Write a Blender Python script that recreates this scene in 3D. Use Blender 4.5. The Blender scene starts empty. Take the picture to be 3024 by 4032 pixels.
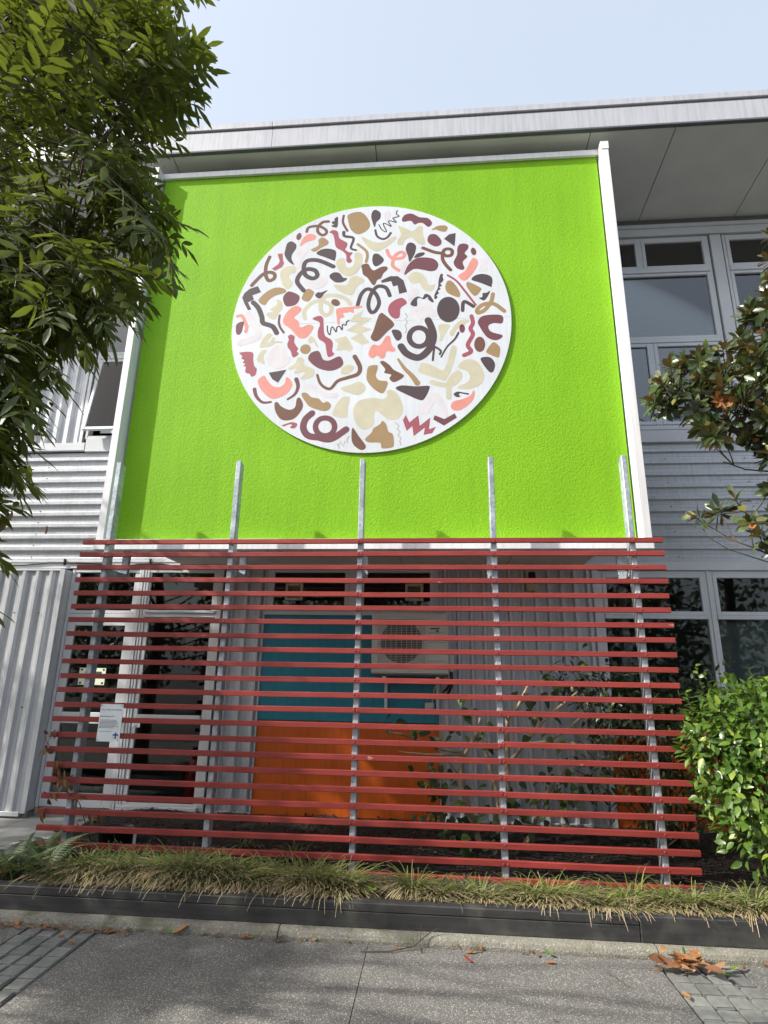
import bpy, bmesh, math, random
import numpy as np
from mathutils import Vector, Matrix
from mathutils.geometry import tessellate_polygon

scene = bpy.context.scene
COL = scene.collection
R = math.radians
random.seed(7)
rng = np.random.default_rng(11)

# ------------------------------------------------------------------ camera, sky, sun, exposure
CAM = np.array([0.648, -5.0276, 1.62])
FOC, YAW, PITCH, ROLL = 2272.57 / 3024.0, 0.0856, 0.2743, -0.0162
_rz = Matrix.Rotation(YAW, 3, 'Z'); _rx = Matrix.Rotation(PITCH, 3, 'X'); _ry = Matrix.Rotation(ROLL, 3, 'Y')
ROT = _rz @ _rx @ _ry
cam_data = bpy.data.cameras.new('camera')
cam = bpy.data.objects.new('camera', cam_data)
COL.objects.link(cam)
cam.matrix_world = Matrix.Translation(Vector(CAM)) @ (ROT @ Matrix(((1, 0, 0), (0, 0, -1), (0, 1, 0)))).to_4x4()
cam_data.sensor_fit = 'HORIZONTAL'
cam_data.sensor_width = 36.0
cam_data.lens = 36.0 * FOC
cam_data.clip_start = 0.05
cam_data.clip_end = 2000.0
scene.camera = cam

SUN_DIR = Vector((2.4, 1.0, -1.99)).normalized()      # the way the sunlight travels
SUN_EL = math.asin(-SUN_DIR.z)
SUN_ROT = math.atan2(-SUN_DIR.x, -SUN_DIR.y)
world = bpy.data.worlds.new('World')
scene.world = world
world.use_nodes = True
wn = world.node_tree
wn.nodes.clear()
w_out = wn.nodes.new('ShaderNodeOutputWorld')
w_bg = wn.nodes.new('ShaderNodeBackground')
w_sky = wn.nodes.new('ShaderNodeTexSky')
w_sky.sky_type = 'NISHITA'
w_sky.sun_disc = False
w_sky.sun_elevation = SUN_EL
w_sky.sun_rotation = SUN_ROT
w_sky.air_density = 1.0
w_sky.dust_density = 6.0
w_sky.ozone_density = 1.0
w_bg.inputs['Strength'].default_value = 0.13
w_veil = wn.nodes.new('ShaderNodeMixRGB')                 # thin even high haze over the whole sky
w_veil.inputs[0].default_value = 0.50
w_veil.inputs[2].default_value = (4.85, 5.35, 6.0, 1.0)
wn.links.new(w_sky.outputs[0], w_veil.inputs[1])
wn.links.new(w_veil.outputs[0], w_bg.inputs['Color'])
wn.links.new(w_bg.outputs[0], w_out.inputs['Surface'])

sun_data = bpy.data.lights.new('sun', 'SUN')
sun_data.energy = 4.0
sun_data.angle = R(0.9)
sun_data.color = (1.0, 0.95, 0.87)
sun = bpy.data.objects.new('sun', sun_data)
sun.rotation_euler = SUN_DIR.to_track_quat('-Z', 'Y').to_euler()
sun.location = (-12, -6, 12)
COL.objects.link(sun)

scene.view_settings.view_transform = 'Standard'
scene.view_settings.look = 'None'
scene.view_settings.gamma = 1.0
scene.view_settings.use_curve_mapping = False
scene.view_settings.exposure = 0.85
scene.render.engine = 'CYCLES'
scene.cycles.use_denoising = True
scene.cycles.max_bounces = 8
scene.cycles.transparent_max_bounces = 16

# ------------------------------------------------------------------ materials
def _new(name):
    m = bpy.data.materials.new(name); m.use_nodes = True
    nt = m.node_tree
    return m, nt, nt.nodes['Principled BSDF']

def _noise(nt, scale, detail=4.0, vec=None, stretch=None):
    n = nt.nodes.new('ShaderNodeTexNoise'); n.inputs['Scale'].default_value = scale; n.inputs['Detail'].default_value = detail
    tc = nt.nodes.new('ShaderNodeTexCoord')
    if stretch:
        mp = nt.nodes.new('ShaderNodeMapping'); mp.inputs['Scale'].default_value = stretch
        nt.links.new(tc.outputs['Object'], mp.inputs['Vector']); nt.links.new(mp.outputs[0], n.inputs['Vector'])
    else:
        nt.links.new(tc.outputs['Object'], n.inputs['Vector'])
    return n

def _ramp(nt, fac, stops):
    r = nt.nodes.new('ShaderNodeValToRGB')
    el = r.color_ramp.elements
    while len(el) < len(stops): el.new(0.5)
    for e, (p, c) in zip(el, stops):
        e.position = p; e.color = (*c, 1.0) if len(c) == 3 else c
    nt.links.new(fac, r.inputs[0])
    return r

def _mul(nt, a, b, fac=1.0):
    m = nt.nodes.new('ShaderNodeMixRGB'); m.blend_type = 'MULTIPLY'; m.inputs[0].default_value = fac
    nt.links.new(a, m.inputs[1]); nt.links.new(b, m.inputs[2]); return m

def _mix(nt, fac, a, b):
    m = nt.nodes.new('ShaderNodeMixRGB')
    if isinstance(fac, float): m.inputs[0].default_value = fac
    else: nt.links.new(fac, m.inputs[0])
    for k, v in ((1, a), (2, b)):
        if isinstance(v, tuple): m.inputs[k].default_value = (*v, 1.0)
        else: nt.links.new(v, m.inputs[k])
    return m

def _bump(nt, bsdf, h, strength, dist):
    b = nt.nodes.new('ShaderNodeBump'); b.inputs['Strength'].default_value = strength; b.inputs['Distance'].default_value = dist
    nt.links.new(h, b.inputs['Height']); nt.links.new(b.outputs[0], bsdf.inputs['Normal']); return b

def mat(name, col, rough=0.6, metal=0.0, var=0.12, vscale=6.0, bump=0.0, bscale=60.0, stretch=None, spec=0.5, dist=0.003):
    m, nt, p = _new(name)
    n = _noise(nt, vscale, 5.0, stretch=stretch)
    lo = tuple(max(0.0, c * (1 - var)) for c in col); hi = tuple(min(1.0, c * (1 + var)) for c in col)
    r = _ramp(nt, n.outputs['Fac'], [(0.3, lo), (0.7, hi)])
    nt.links.new(r.outputs[0], p.inputs['Base Color'])
    p.inputs['Roughness'].default_value = rough; p.inputs['Metallic'].default_value = metal
    p.inputs['Specular IOR Level'].default_value = spec
    if bump > 0:
        b = _noise(nt, bscale, 6.0, stretch=stretch)
        _bump(nt, p, b.outputs['Fac'], bump, dist)
    return m

def streaked(name, col, rough=0.5, metal=0.0, streak=0.25, spec=0.5):
    """painted sheet metal: broad mottling and faint rain streaks running down it"""
    m, nt, p = _new(name)
    n1 = _noise(nt, 1.3, 5.0); n2 = _noise(nt, 5.0, 6.0, stretch=(6.0, 6.0, 0.35))
    r1 = _ramp(nt, n1.outputs['Fac'], [(0.3, tuple(c * 0.93 for c in col)), (0.7, tuple(min(1, c * 1.05) for c in col))])
    r2 = _ramp(nt, n2.outputs['Fac'], [(0.36, (1 - streak,) * 3), (0.56, (1, 1, 1))])
    nt.links.new(_mul(nt, r1.outputs[0], r2.outputs[0]).outputs[0], p.inputs['Base Color'])
    n3 = _noise(nt, 9.0, 3.0)
    rr = _ramp(nt, n3.outputs['Fac'], [(0.3, (rough - 0.08,) * 3), (0.7, (rough + 0.1,) * 3)])
    nt.links.new(rr.outputs[0], p.inputs['Roughness'])
    p.inputs['Metallic'].default_value = metal; p.inputs['Specular IOR Level'].default_value = spec
    _bump(nt, p, n1.outputs['Fac'], 0.12, 0.01)
    return m

def stucco():
    m, nt, p = _new('green_render')
    tc = nt.nodes.new('ShaderNodeTexCoord')
    n0 = _noise(nt, 0.9, 6.0)
    r0 = _ramp(nt, n0.outputs['Fac'], [(0.3, (0.176, 0.405, 0.008)), (0.7, (0.210, 0.460, 0.013))])
    n1 = _noise(nt, 3.0, 6.0, stretch=(3.0, 1.0, 0.16))
    r1 = _ramp(nt, n1.outputs['Fac'], [(0.30, (0.93, 0.935, 0.95)), (0.52, (1, 1, 1)), (0.8, (1.03, 1.02, 1.1))])
    n2 = _noise(nt, 38.0, 4.0)
    r2 = _ramp(nt, n2.outputs['Fac'], [(0.3, (0.90, 0.90, 0.85)), (0.7, (1.06, 1.05, 1.15))])
    c0 = _mul(nt, _mul(nt, r0.outputs[0], r1.outputs[0]).outputs[0], r2.outputs[0])
    nt.links.new(c0.outputs[0], p.inputs['Base Color'])
    p.inputs['Roughness'].default_value = 0.75; p.inputs['Specular IOR Level'].default_value = 0.25
    wv = nt.nodes.new('ShaderNodeTexNoise'); wv.inputs['Scale'].default_value = 58.0; wv.inputs['Detail'].default_value = 3.0
    wv.inputs['Distortion'].default_value = 0.1
    nt.links.new(tc.outputs['Object'], wv.inputs['Vector'])
    hr = _ramp(nt, wv.outputs['Fac'], [(0.32, (0, 0, 0)), (0.68, (1, 1, 1))])
    fine = _noise(nt, 120.0, 4.0)
    add = nt.nodes.new('ShaderNodeMath'); add.operation = 'MULTIPLY_ADD'; add.inputs[1].default_value = 0.35
    nt.links.new(fine.outputs['Fac'], add.inputs[0]); nt.links.new(hr.outputs[0], add.inputs[2])
    _bump(nt, p, add.outputs[0], 0.5, 0.0035)
    return m

def galvanised():
    m, nt, p = _new('galvanised_steel')
    v = nt.nodes.new('ShaderNodeTexVoronoi'); v.inputs['Scale'].default_value = 38.0
    tc = nt.nodes.new('ShaderNodeTexCoord'); nt.links.new(tc.outputs['Object'], v.inputs['Vector'])
    n = _noise(nt, 7.0, 5.0)
    a = _ramp(nt, v.outputs['Color'], [(0.2, (0.35, 0.40, 0.44)), (0.8, (0.49, 0.54, 0.58))])
    b = _ramp(nt, n.outputs['Fac'], [(0.32, (0.62, 0.63, 0.66)), (0.62, (1, 1, 1))])
    nt.links.new(_mul(nt, a.outputs[0], b.outputs[0]).outputs[0], p.inputs['Base Color'])
    p.inputs['Metallic'].default_value = 0.35; p.inputs['Roughness'].default_value = 0.5
    return m

def painted_timber():
    m, nt, p = _new('red_painted_timber')
    g = _noise(nt, 30.0, 6.0, stretch=(0.06, 1.0, 1.0)); g.inputs['Scale'].default_value = 60.0
    n = _noise(nt, 2.2, 5.0)
    a = _ramp(nt, n.outputs['Fac'], [(0.3, (0.232, 0.032, 0.026)), (0.7, (0.305, 0.045, 0.037))])
    b = _ramp(nt, g.outputs['Fac'], [(0.3, (0.78, 0.76, 0.76)), (0.6, (1, 1, 1))])
    c = _mul(nt, a.outputs[0], b.outputs[0])
    oi = nt.nodes.new('ShaderNodeObjectInfo')
    orr = _ramp(nt, oi.outputs['Random'], [(0.0, (0.84, 0.84, 0.84)), (1.0, (1.12, 1.14, 1.16))])
    c = _mul(nt, c.outputs[0], orr.outputs[0])
    w = _noise(nt, 9.0, 8.0, stretch=(0.35, 1.0, 1.0))
    wr = _ramp(nt, w.outputs['Fac'], [(0.715, (0, 0, 0)), (0.74, (1, 1, 1))])
    d = _mix(nt, wr.outputs[0], c.outputs[0], (0.50, 0.33, 0.25))
    nt.links.new(d.outputs[0], p.inputs['Base Color'])
    p.inputs['Roughness'].default_value = 0.48; p.inputs['Specular IOR Level'].default_value = 0.4
    _bump(nt, p, g.outputs['Fac'], 0.25, 0.002)
    return m

def aggregate(name, matrix, stones, scale, moss=0.0):
    """exposed-aggregate concrete: small stones of mixed tone set in a darker paste"""
    m, nt, p = _new(name)
    tc = nt.nodes.new('ShaderNodeTexCoord')
    v = nt.nodes.new('ShaderNodeTexVoronoi'); v.inputs['Scale'].default_value = scale
    nt.links.new(tc.outputs['Object'], v.inputs['Vector'])
    sep = nt.nodes.new('ShaderNodeSeparateColor'); nt.links.new(v.outputs['Color'], sep.inputs[0])
    st = _ramp(nt, sep.outputs[0], stones)
    edge = _ramp(nt, v.outputs['Distance'], [(0.25, (1, 1, 1)), (0.62, (0, 0, 0))])
    c = _mix(nt, edge.outputs[0], matrix, st.outputs[0])
    big = _noise(nt, 1.9, 9.0); big.inputs['Roughness'].default_value = 0.62
    br = _ramp(nt, big.outputs['Fac'], [(0.30, (0.62, 0.62, 0.63)), (0.5, (0.95, 0.94, 0.92)), (0.7, (1.10, 1.08, 1.04))])
    c2 = _mul(nt, c.outputs[0], br.outputs[0])
    if moss > 0:
        mn = _noise(nt, 7.0, 6.0)
        mr = _ramp(nt, mn.outputs['Fac'], [(0.5, (0, 0, 0)), (0.72, (moss,) * 3)])
        c2 = _mix(nt, mr.outputs[0], c2.outputs[0], (0.075, 0.085, 0.03))
    gv = nt.nodes.new('ShaderNodeTexVoronoi'); gv.inputs['Scale'].default_value = 2.6
    nt.links.new(tc.outputs['Object'], gv.inputs['Vector'])
    gr = _ramp(nt, gv.outputs['Distance'], [(0.030, (0.6, 0.6, 0.6)), (0.040, (0, 0, 0))])       # old chewing gum spots
    c2 = _mix(nt, gr.outputs[0], c2.outputs[0], (0.06, 0.06, 0.06))
    nt.links.new(c2.outputs[0], p.inputs['Base Color'])
    p.inputs['Roughness'].default_value = 0.85; p.inputs['Specular IOR Level'].default_value = 0.3
    _bump(nt, p, edge.outputs[0], 0.5, 0.003)
    return m

def stone():
    m, nt, p = _new('bluestone_cobble')
    oi = nt.nodes.new('ShaderNodeObjectInfo')
    r = _ramp(nt, oi.outputs['Random'], [(0.0, (0.130, 0.134, 0.130)), (0.5, (0.168, 0.174, 0.168)), (1.0, (0.215, 0.22, 0.208))])
    n = _noise(nt, 26.0, 8.0)
    b = _ramp(nt, n.outputs['Fac'], [(0.3, (0.75, 0.75, 0.74)), (0.7, (1.15, 1.15, 1.12))])
    nt.links.new(_mul(nt, r.outputs[0], b.outputs[0]).outputs[0], p.inputs['Base Color'])
    p.inputs['Roughness'].default_value = 0.7
    _bump(nt, p, n.outputs['Fac'], 0.5, 0.004)
    return m

def black_timber():
    m, nt, p = _new('black_stained_timber')
    g = _noise(nt, 40.0, 6.0, stretch=(0.08, 1, 1)); n = _noise(nt, 5.0, 8.0)
    a = _ramp(nt, g.outputs['Fac'], [(0.3, (0.020, 0.020, 0.021)), (0.7, (0.036, 0.036, 0.036))])
    wr = _ramp(nt, n.outputs['Fac'], [(0.5, (0, 0, 0)), (0.75, (0.75,) * 3)])
    c = _mix(nt, wr.outputs[0], a.outputs[0], (0.085, 0.087, 0.070))
    nt.links.new(c.outputs[0], p.inputs['Base Color'])
    p.inputs['Roughness'].default_value = 0.62
    _bump(nt, p, g.outputs['Fac'], 0.4, 0.003)
    return m

def glass(name='window_glass', tint=(0.80, 0.84, 0.83), mul=1.0):
    m = bpy.data.materials.new(name); m.use_nodes = True
    nt = m.node_tree; nt.nodes.clear()
    o = nt.nodes.new('ShaderNodeOutputMaterial'); mx = nt.nodes.new('ShaderNodeMixShader')
    t = nt.nodes.new('ShaderNodeBsdfTransparent'); g = nt.nodes.new('ShaderNodeBsdfGlossy')
    f = nt.nodes.new('ShaderNodeFresnel'); f.inputs['IOR'].default_value = 1.5
    k = nt.nodes.new('ShaderNodeMath'); k.operation = 'MULTIPLY'; k.inputs[1].default_value = mul
    t.inputs[0].default_value = (*tint, 1); g.inputs['Roughness'].default_value = 0.02
    nt.links.new(f.outputs[0], k.inputs[0]); nt.links.new(k.outputs[0], mx.inputs[0])
    nt.links.new(t.outputs[0], mx.inputs[1]); nt.links.new(g.outputs[0], mx.inputs[2]); nt.links.new(mx.outputs[0], o.inputs[0])
    return m

def leaf_mat(name, tones, back=None, rough=0.45, trans=0.35, tcol=(0.16, 0.26, 0.03), spec=0.5):
    """leaf: tone differs from leaf to leaf; optional other colour on the underside; some light passes through"""
    m = bpy.data.materials.new(name); m.use_nodes = True
    nt = m.node_tree; p = nt.nodes['Principled BSDF']; out = nt.nodes['Material Output']
    geo = nt.nodes.new('ShaderNodeNewGeometry'); oi = nt.nodes.new('ShaderNodeObjectInfo')
    add = nt.nodes.new('ShaderNodeMath'); add.operation = 'ADD'
    nt.links.new(geo.outputs['Random Per Island'], add.inputs[0]); nt.links.new(oi.outputs['Random'], add.inputs[1])
    fr = nt.nodes.new('ShaderNodeMath'); fr.operation = 'FRACT'; nt.links.new(add.outputs[0], fr.inputs[0])
    r = _ramp(nt, fr.outputs[0], tones)
    n = _noise(nt, 22.0, 3.0); n.name = 'leafnoise'
    nb = _ramp(nt, n.outputs['Fac'], [(0.3, (0.8, 0.8, 0.8)), (0.7, (1.15, 1.15, 1.15))])
    c = _mul(nt, r.outputs[0], nb.outputs[0])
    if back is not None:
        c = _mix(nt, geo.outputs['Backfacing'], c.outputs[0], back)
    nt.links.new(c.outputs[0], p.inputs['Base Color'])
    rr = _ramp(nt, nt.nodes['leafnoise'].outputs['Fac'], [(0.3, (max(0.05, rough - 0.06),) * 3), (0.7, (rough + 0.22,) * 3)])
    nt.links.new(rr.outputs[0], p.inputs['Roughness']); p.inputs['Specular IOR Level'].default_value = spec
    if trans > 0:
        tr = nt.nodes.new('ShaderNodeBsdfTranslucent'); tr.inputs[0].default_value = (*tcol, 1)
        mx = nt.nodes.new('ShaderNodeMixShader'); mx.inputs[0].default_value = trans
        nt.links.new(p.outputs[0], mx.inputs[1]); nt.links.new(tr.outputs[0], mx.inputs[2]); nt.links.new(mx.outputs[0], out.inputs[0])
    return m

def grass_mat():
    m, nt, p = _new('grass_blade')
    at = nt.nodes.new('ShaderNodeAttribute'); at.attribute_name = 'dry'
    geo = nt.nodes.new('ShaderNodeNewGeometry')
    g = _ramp(nt, geo.outputs['Random Per Island'], [(0.0, (0.055, 0.088, 0.014)), (0.5, (0.095, 0.135, 0.025)), (1.0, (0.19, 0.205, 0.055))])
    d = _ramp(nt, geo.outputs['Random Per Island'], [(0.0, (0.30, 0.22, 0.12)), (1.0, (0.50, 0.40, 0.26))])
    c = _mix(nt, at.outputs['Fac'], g.outputs[0], d.outputs[0])
    nt.links.new(c.outputs[0], p.inputs['Base Color']); p.inputs['Roughness'].default_value = 0.55
    return m

M = {}
M['green'] = stucco()
M['steel'] = galvanised()
M['red'] = painted_timber()
M['trim'] = streaked('white_aluminium', (0.74, 0.75, 0.77), 0.42, 0.0, 0.10)
M['fascia'] = streaked('pale_roof_fascia', (0.49, 0.50, 0.53), 0.45, 0.15, 0.14)
M['gutter'] = mat('dark_gutter_edge', (0.10, 0.11, 0.115), 0.5)
M['clad'] = streaked('grey_steel_cladding', (0.53, 0.55, 0.58), 0.42, 0.35, 0.12)
M['frame'] = mat('pale_grey_joinery', (0.58, 0.60, 0.63), 0.45, 0.0, 0.06, 3.0)
M['white'] = mat('white_joinery', (0.58, 0.59, 0.61), 0.45, 0.0, 0.06, 3.0)
M['soffit'] = mat('soffit_board', (0.63, 0.64, 0.605), 0.8, 0.0, 0.07, 2.0, 0.1, 3.0)
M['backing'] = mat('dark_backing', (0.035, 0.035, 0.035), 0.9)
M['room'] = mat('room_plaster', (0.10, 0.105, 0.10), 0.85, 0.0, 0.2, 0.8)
M['roomfloor'] = mat('room_carpet', (0.16, 0.165, 0.15), 0.9, 0.0, 0.15, 3.0)
M['blind'] = mat('pale_grey_blind', (0.66, 0.69, 0.74), 0.8, 0.0, 0.05, 0.7)
M['greyblind'] = mat('dark_grey_blind', (0.22, 0.24, 0.25), 0.8, 0.0, 0.12, 2.5)
M['teal'] = streaked('teal_panel_paint', (0.016, 0.205, 0.28), 0.55, 0.0, 0.14)
M['orange'] = streaked('orange_panel_paint', (0.60, 0.108, 0.004), 0.55, 0.0, 0.14)
M['concrete'] = mat('grey_concrete', (0.27, 0.265, 0.25), 0.85, 0.0, 0.22, 4.0, 0.4, 50)
M['path'] = mat('pale_concrete_path', (0.30, 0.30, 0.29), 0.85, 0.0, 0.15, 3.0, 0.3, 90)
M['paving'] = aggregate('exposed_aggregate', (0.125, 0.123, 0.118), [(0.0, (0.10, 0.10, 0.10)), (0.4, (0.19, 0.186, 0.18)), (0.7, (0.265, 0.258, 0.245)), (0.93, (0.34, 0.33, 0.305)), (1.0, (0.50, 0.48, 0.44))], 120.0)
M['kerb'] = aggregate('mossy_kerb_concrete', (0.21, 0.20, 0.17), [(0.0, (0.14, 0.14, 0.12)), (0.7, (0.26, 0.25, 0.21)), (1.0, (0.36, 0.35, 0.30))], 85.0, 0.7)
M['stone'] = stone()
M['bedding'] = mat('sandy_joint_bedding', (0.055, 0.050, 0.042), 0.95, 0.0, 0.5, 14.0, 0.8, 70)
M['timber'] = black_timber()
M['soil'] = mat('dark_soil', (0.022, 0.017, 0.013), 0.95, 0.0, 0.5, 18.0, 1.0, 45, dist=0.02)
M['glass'] = glass()
M['skyglass'] = glass('reflective_window_glass', (0.62, 0.66, 0.66), 3.3)
M['asphalt'] = aggregate('asphalt', (0.09, 0.09, 0.09), [(0.0, (0.07, 0.07, 0.07)), (1.0, (0.17, 0.17, 0.17))], 80.0)
M['bark'] = mat('grey_brown_bark', (0.085, 0.062, 0.042), 0.85, 0.0, 0.35, 18.0, 0.6, 60)
M['palebark'] = mat('pale_tan_bark', (0.32, 0.25, 0.165), 0.8, 0.0, 0.3, 14.0, 0.5, 60)
M['black'] = mat('black_plastic', (0.012, 0.012, 0.013), 0.4)
M['acbody'] = mat('cream_enamel', (0.50, 0.48, 0.43), 0.45, 0.0, 0.06, 3.0)
M['acgrey'] = mat('shadow_grey_plastic', (0.05, 0.05, 0.05), 0.6)
M['cream'] = mat('cream_plastic', (0.46, 0.42, 0.30), 0.5)
M['navy'] = mat('navy_lens', (0.006, 0.008, 0.035), 0.15)
M['extred'] = mat('extinguisher_red', (0.42, 0.01, 0.012), 0.3)
M['paper'] = mat('pale_green_paper', (0.80, 0.84, 0.62), 0.8)
M['ink'] = mat('dark_ink', (0.05, 0.07, 0.06), 0.8)
M['signwhite'] = mat('white_sign_enamel', (0.74, 0.77, 0.80), 0.35, 0.0, 0.05, 8)
M['signblue'] = mat('blue_sign_print', (0.015, 0.06, 0.24), 0.4)
M['print'] = mat('grey_sign_print', (0.10, 0.11, 0.13), 0.5)
M['board'] = streaked('white_mural_board', (0.60, 0.635, 0.675), 0.5, 0.0, 0.06)
M['plastic'] = mat('clear_grey_plastic', (0.5, 0.5, 0.5), 0.2)
MUR = {'D': (0.060, 0.038, 0.044), 'M': (0.135, 0.042, 0.055), 'R': (0.30, 0.072, 0.098), 'B': (0.135, 0.060, 0.036), 'T': (0.30, 0.20, 0.095),
       'C': (0.49, 0.465, 0.345), 'P': (0.62, 0.245, 0.205), 'L': (0.585, 0.56, 0.59), 'G': (0.38, 0.385, 0.36)}
for k_, c_ in MUR.items():
    M['mural' + k_] = mat('mural_ink_' + {'D': 'plum', 'M': 'maroon', 'R': 'rose', 'B': 'brown', 'T': 'tan', 'C': 'cream', 'P': 'pink', 'L': 'lavender', 'G': 'grey'}[k_], c_, 0.55, 0.0, 0.06, 9.0)
M['treeleaf'] = leaf_mat('ash_leaf', [(0.0, (0.030, 0.046, 0.010)), (0.55, (0.048, 0.074, 0.013)), (0.93, (0.080, 0.108, 0.018)), (1.0, (0.16, 0.17, 0.025))], None, 0.42, 0.30, (0.19, 0.24, 0.025))
M['magleaf'] = leaf_mat('magnolia_leaf', [(0.0, (0.022, 0.040, 0.014)), (0.6, (0.040, 0.068, 0.020)), (0.92, (0.085, 0.12, 0.03)), (1.0, (0.16, 0.15, 0.04))], (0.17, 0.075, 0.024), 0.25, 0.10, (0.16, 0.14, 0.03), 0.7)
M['rustleaf'] = leaf_mat('dead_orange_leaf', [(0.0, (0.24, 0.085, 0.025)), (0.6, (0.38, 0.165, 0.055)), (1.0, (0.40, 0.24, 0.11))], None, 0.6, 0.15, (0.5, 0.2, 0.04))
M['bushleaf'] = leaf_mat('bright_glossy_leaf', [(0.0, (0.040, 0.088, 0.014)), (0.5, (0.072, 0.145, 0.020)), (0.88, (0.125, 0.215, 0.028)), (1.0, (0.24, 0.31, 0.04))], None, 0.30, 0.25, (0.22, 0.36, 0.04), 0.6)
M['darkleaf'] = leaf_mat('dark_shrub_leaf', [(0.0, (0.018, 0.034, 0.012)), (0.7, (0.034, 0.058, 0.018)), (1.0, (0.09, 0.12, 0.03))], None, 0.35, 0.15, (0.10, 0.16, 0.03))
M['hibleaf'] = leaf_mat('broad_dark_leaf', [(0.0, (0.020, 0.042, 0.014)), (0.8, (0.040, 0.075, 0.020)), (1.0, (0.14, 0.20, 0.04))], None, 0.35, 0.2, (0.12, 0.2, 0.03))
M['fern'] = leaf_mat('fern_frond', [(0.0, (0.040, 0.068, 0.026)), (0.8, (0.072, 0.105, 0.042)), (1.0, (0.17, 0.13, 0.05))], None, 0.6, 0.25, (0.16, 0.24, 0.06))
M['dryleaf'] = leaf_mat('dry_brown_leaf', [(0.0, (0.12, 0.055, 0.028)), (0.5, (0.23, 0.105, 0.05)), (1.0, (0.36, 0.22, 0.11))], None, 0.7, 0.1, (0.3, 0.15, 0.05))
M['redleaf'] = leaf_mat('red_leaf', [(0.0, (0.36, 0.035, 0.02)), (1.0, (0.42, 0.05, 0.025))], None, 0.5, 0.1, (0.4, 0.05, 0.02))
M['greenleaf'] = leaf_mat('fresh_green_leaf', [(0.0, (0.13, 0.25, 0.03)), (1.0, (0.16, 0.28, 0.035))], None, 0.45, 0.15, (0.2, 0.35, 0.04))
M['grass'] = grass_mat()
M['chip'] = leaf_mat('bark_chip', [(0.0, (0.016, 0.011, 0.008)), (0.6, (0.045, 0.030, 0.020)), (0.92, (0.085, 0.055, 0.035)), (1.0, (0.21, 0.15, 0.09))], None, 0.9, 0.0)

# ------------------------------------------------------------------ mesh helpers
class MB:
    def __init__(self): self.v = []; self.f = []; self.sm = []
    def add(self, vs, fs, smooth=False):
        b = len(self.v); self.v += [tuple(map(float, p)) for p in vs]
        self.f += [tuple(b + i for i in f) for f in fs]; self.sm += [smooth] * len(fs)
        return self
    def box(self, x0, x1, y0, y1, z0, z1, c=0.0):
        if c > 0: return self.cbox(x0, x1, y0, y1, z0, z1, c)
        return self.add([(x0, y0, z0), (x1, y0, z0), (x1, y1, z0), (x0, y1, z0), (x0, y0, z1), (x1, y0, z1), (x1, y1, z1), (x0, y1, z1)],
                        [(0, 3, 2, 1), (4, 5, 6, 7), (0, 1, 5, 4), (1, 2, 6, 5), (2, 3, 7, 6), (3, 0, 4, 7)])
    def cbox(self, x0, x1, y0, y1, z0, z1, c):
        bm = bmesh.new()
        bmesh.ops.create_cube(bm, size=1.0)
        for v in bm.verts:
            v.co = Vector(((x0 + x1) / 2 + v.co.x * (x1 - x0), (y0 + y1) / 2 + v.co.y * (y1 - y0), (z0 + z1) / 2 + v.co.z * (z1 - z0)))
        bmesh.ops.bevel(bm, geom=bm.edges[:], offset=c, segments=1, affect='EDGES')
        bm.verts.ensure_lookup_table(); bm.verts.index_update()
        self.add([v.co[:] for v in bm.verts], [[v.index for v in f.verts] for f in bm.faces]); bm.free()
        return self
    def tube(self, pts, rad, n=6, cap=True):
        pts = [Vector(p) for p in pts]
        if not hasattr(rad, '__len__'): rad = [rad] * len(pts)
        rings = []; up = Vector((0.31, 0.17, 0.93)).normalized()
        for i, p in enumerate(pts):
            t = (pts[min(i + 1, len(pts) - 1)] - pts[max(i - 1, 0)]).normalized()
            a = t.cross(up)
            if a.length < 1e-3: a = t.cross(Vector((1, 0, 0)))
            a.normalize(); b = t.cross(a)
            rings.append([p + (a * math.cos(2 * math.pi * k / n) + b * math.sin(2 * math.pi * k / n)) * rad[i] for k in range(n)])
        vs = [q for r in rings for q in r]; fs = []
        for i in range(len(pts) - 1):
            for k in range(n):
                fs.append((i * n + k, i * n + (k + 1) % n, (i + 1) * n + (k + 1) % n, (i + 1) * n + k))
        if cap: fs += [tuple(range(n - 1, -1, -1)), tuple((len(pts) - 1) * n + k for k in range(n))]
        return self.add(vs, fs, True)
    def prism(self, poly, y0, y1):
        """a polygon in x-z given depth along y"""
        n = len(poly)
        vs = [(x, y0, z) for x, z in poly] + [(x, y1, z) for x, z in poly]
        tri = tessellate_polygon([[Vector((x, z, 0)) for x, z in poly]])
        fs = []
        for t in tri:
            a, b, c = t
            (ax, az), (bx, bz), (cx, cz) = poly[a], poly[b], poly[c]
            if (bx - ax) * (cz - az) - (bz - az) * (cx - ax) < 0: a, b, c = a, c, b
            fs.append((a, b, c)); fs.append((n + a, n + c, n + b))
        fs += [(i, i + n, (i + 1) % n + n, (i + 1) % n) for i in range(n)]
        return self.add(vs, fs)
    def mesh(self, name):
        me = bpy.data.meshes.new(name); me.from_pydata(self.v, [], self.f)
        if any(self.sm): me.polygons.foreach_set('use_smooth', self.sm)
        me.update(); return me

def put(name, data, parent=None):
    o = bpy.data.objects.new(name, data); COL.objects.link(o)
    if parent is not None:
        o.parent = parent
        if parent.type == 'EMPTY': o.matrix_parent_inverse = Matrix.Translation(-parent.location)
    return o

def obj(name, mb, m, parent=None, **props):
    me = mb.mesh(name) if isinstance(mb, MB) else mb
    if m is not None and not me.materials: me.materials.append(M[m] if isinstance(m, str) else m)
    o = put(name, me, parent)
    for k, v in props.items(): o[k] = v
    return o

def thing(name, loc, label, cat, group=None, rot=None):
    o = bpy.data.objects.new(name, None); COL.objects.link(o)
    o.location = loc; o.empty_display_size = 0.1
    o['label'] = label; o['category'] = cat
    if group: o['group'] = group
    return o

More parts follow.
